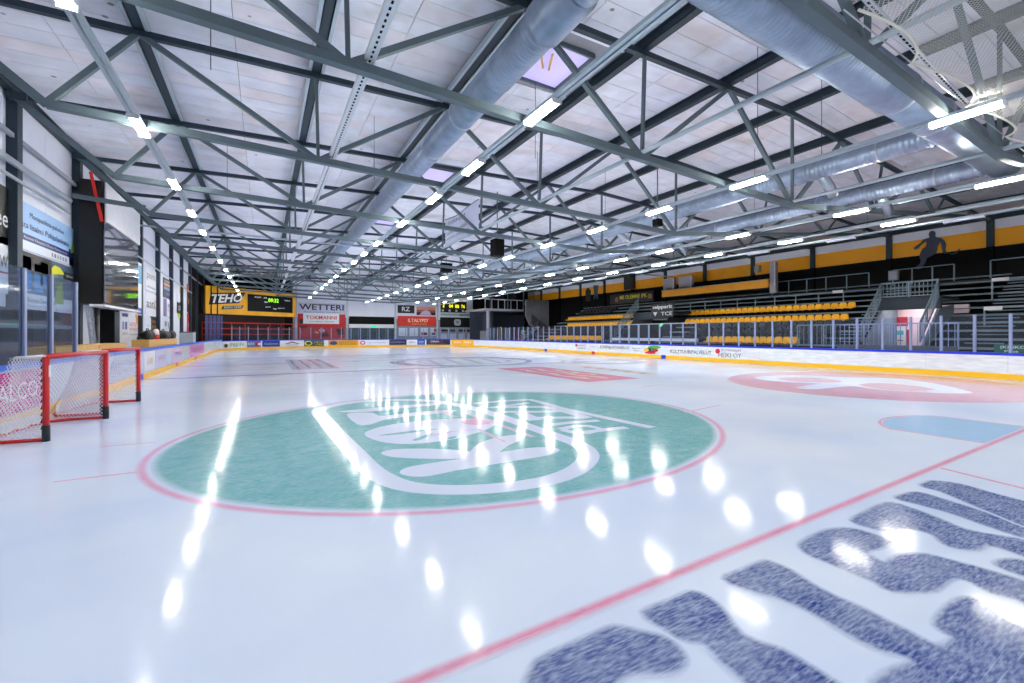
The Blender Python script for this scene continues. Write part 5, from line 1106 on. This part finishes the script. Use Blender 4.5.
sign_right('black sign with white lettering over the farther passage', 651, 673, 304.2, 318, 29.4, (22, 24, 28), [('teipparit', 0.05, 0.56, 0.9, 0.32, (222, 226, 232)), ('TCE', 0.45, 0.14, 0.5, 0.26, (200, 206, 214)), ('poly', [(0.08, 0.4), (0.28, 0.4), (0.18, 0.1)], (200, 206, 214))])
sign_right('green advert board behind the right boards at the picture edge', 993, 1050, 344, 353.2, 26.2, (14, 100, 66), [('(KESKO)', 0.12, 0.45, 0.5, 0.4, (220, 232, 226)), ('Plus', 0.2, 0.12, 0.25, 0.26, (220, 232, 226))])
o = sign_right('small green exit sign glowing in the farther passage', 657, 662, 323.5, 326.5, 32.9, (60, 200, 120)); o.children[0].data.materials[0] = emis('exit_green2', (60, 220, 140), 1.5)
# press box
pb = thing('press_box', 'press box with a yellow front hanging above the middle stand', 'press box')
MB().box(34.5, 34.6, 19.3, 29.8, 5.42, 6.05).build('yellow_front', yellow_m, pb); MB().box(34.5, XR - 0.15, 19.3, 29.8, 5.38, 5.44).build('box_floor', plank_d, pb)
MB().box(34.45, 34.62, 19.25, 29.85, 6.05, 6.1).build('ledge', mat('ledge_pale', (196, 190, 176), 0.5), pb)
MB().box(34.7, 35.4, 19.6, 29.4, 6.0, 6.28).build('desk', blackg, pb)
for lb, ya, yb, h, x in (('tall pale cabinet at the right end of the press box', 18.75, 19.2, 7.37, 34.5), ('pale cabinet in the press box, farther of two', 28.5, 29.8, 7.25, 34.7), ('pale cabinet in the press box, nearer of two', 26.5, 27.95, 7.25, 34.7)):
    t = thing('cabinet', lb, 'cabinet'); MB().box(x, x + 0.35, ya, yb, 5.46 if h < 7.3 else 5.0, h).build('body', mat('cabinet_grey', (176, 172, 176), 0.6), t); MB().box(x - 0.02, x, ya + 0.03, ya + 0.1, 5.5, h).build('door_edge', white_m, t)
# wall boxes and silhouettes on the right wall
def wall_box(label, u, v, x, s, c, name='wall_box'):
    p = onx(u, v, x); t = thing(name, label, 'box', None, p); MB().box(-0.15, 0.15, -s, s, -s * 1.3, s * 1.3).build('case', mat('wb_%d_%d_%d' % c, c, 0.5), t); MB().box(-0.17, -0.15, -s * 0.7, s * 0.7, -s, s).build('cover', mat('wb_%d_%d_%d' % tuple(min(255, q + 16) for q in c), tuple(min(255, q + 16) for q in c), 0.5), t)
wall_box('pale grey box on the guardrail above the passage', 893, 275.5, 36.0, 0.24, (150, 156, 170)); wall_box('small grey box on the yellow wall above the press box', 757, 269, 36.7, 0.22, (150, 152, 150)); wall_box('black notice box on the yellow wall above the far stand', 629, 281, 36.6, 0.75, (22, 22, 26))
def sil(label, pts, x, m, name='player_silhouette'):
    P = [onx(u, v, x) for u, v in pts]; t = MB().prism([(x, p.y, p.z) for p in P], (-0.03, 0, 0)).build(name, m); tag(t, label, 'cutout')
Z = [(320, 440), (308, 444), (300, 456), (299, 470), (304, 482), (288, 487), (268, 492), (245, 518), (216, 536), (205, 548), (210, 558), (232, 552), (250, 530), (280, 506), (286, 520), (278, 540), (258, 552), (245, 580), (240, 606), (249, 628), (243, 645), (212, 668), (216, 678), (245, 678), (262, 660), (278, 640), (288, 612), (318, 596), (345, 576), (352, 556), (352, 540), (364, 516), (373, 512), (378, 540), (384, 570), (396, 582), (415, 582), (440, 580), (456, 579), (476, 562), (494, 549), (492, 558), (472, 578), (458, 586), (432, 586), (410, 578), (402, 556), (406, 524), (396, 502), (376, 486), (348, 480), (338, 474), (341, 455), (334, 443)]
sil('dark grey hockey player silhouette on the yellow stripe of the right wall', [(880 + a / 6.208, 160 + b / 6.208) for a, b in Z], XR - 0.02, mat('silhouette', (62, 70, 84), 0.6))
sil('small blue standing cutout on the wall above the far stand', [(593, 285.5), (598, 285.3), (597.5, 292), (597.8, 299), (596.3, 299), (595.7, 294), (594.6, 299.3), (593.2, 299.3), (593.8, 292)], XR - 0.02, mat('cutout_blue', (54, 84, 120), 0.6), 'figure_cutout')
sil('dark standing cutout with pale head on the wall above the far stand', [(585.2, 290.5), (586.5, 289.5), (587.2, 287.8), (588.4, 287.8), (589, 289.5), (590.4, 290.3), (590.4, 301), (585.2, 301.5)], XR - 0.02, mat('cutout_dark', (30, 34, 36), 0.6), 'figure_cutout')

# ------------------------------------------------------------------ survey frame -> true proportion
bpy.context.view_layer.update()
done = set()
for o in list(bpy.data.objects):
    if o.type == 'MESH' and o.data.name not in done:
        done.add(o.data.name)
        R3 = o.matrix_world.to_3x3(); A3 = R3.inverted() @ Matrix.Diagonal((SX, SY, 1.0)) @ R3
        o.data.transform(A3.to_4x4()); o.data.update()
for o in list(bpy.data.objects):
    if o.type != 'CAMERA':
        if o.parent is None: o.location = (o.location.x * SX, o.location.y * SY, o.location.z)
        else: o.location = (o.location.x * SX, o.location.y * SY, o.location.z)
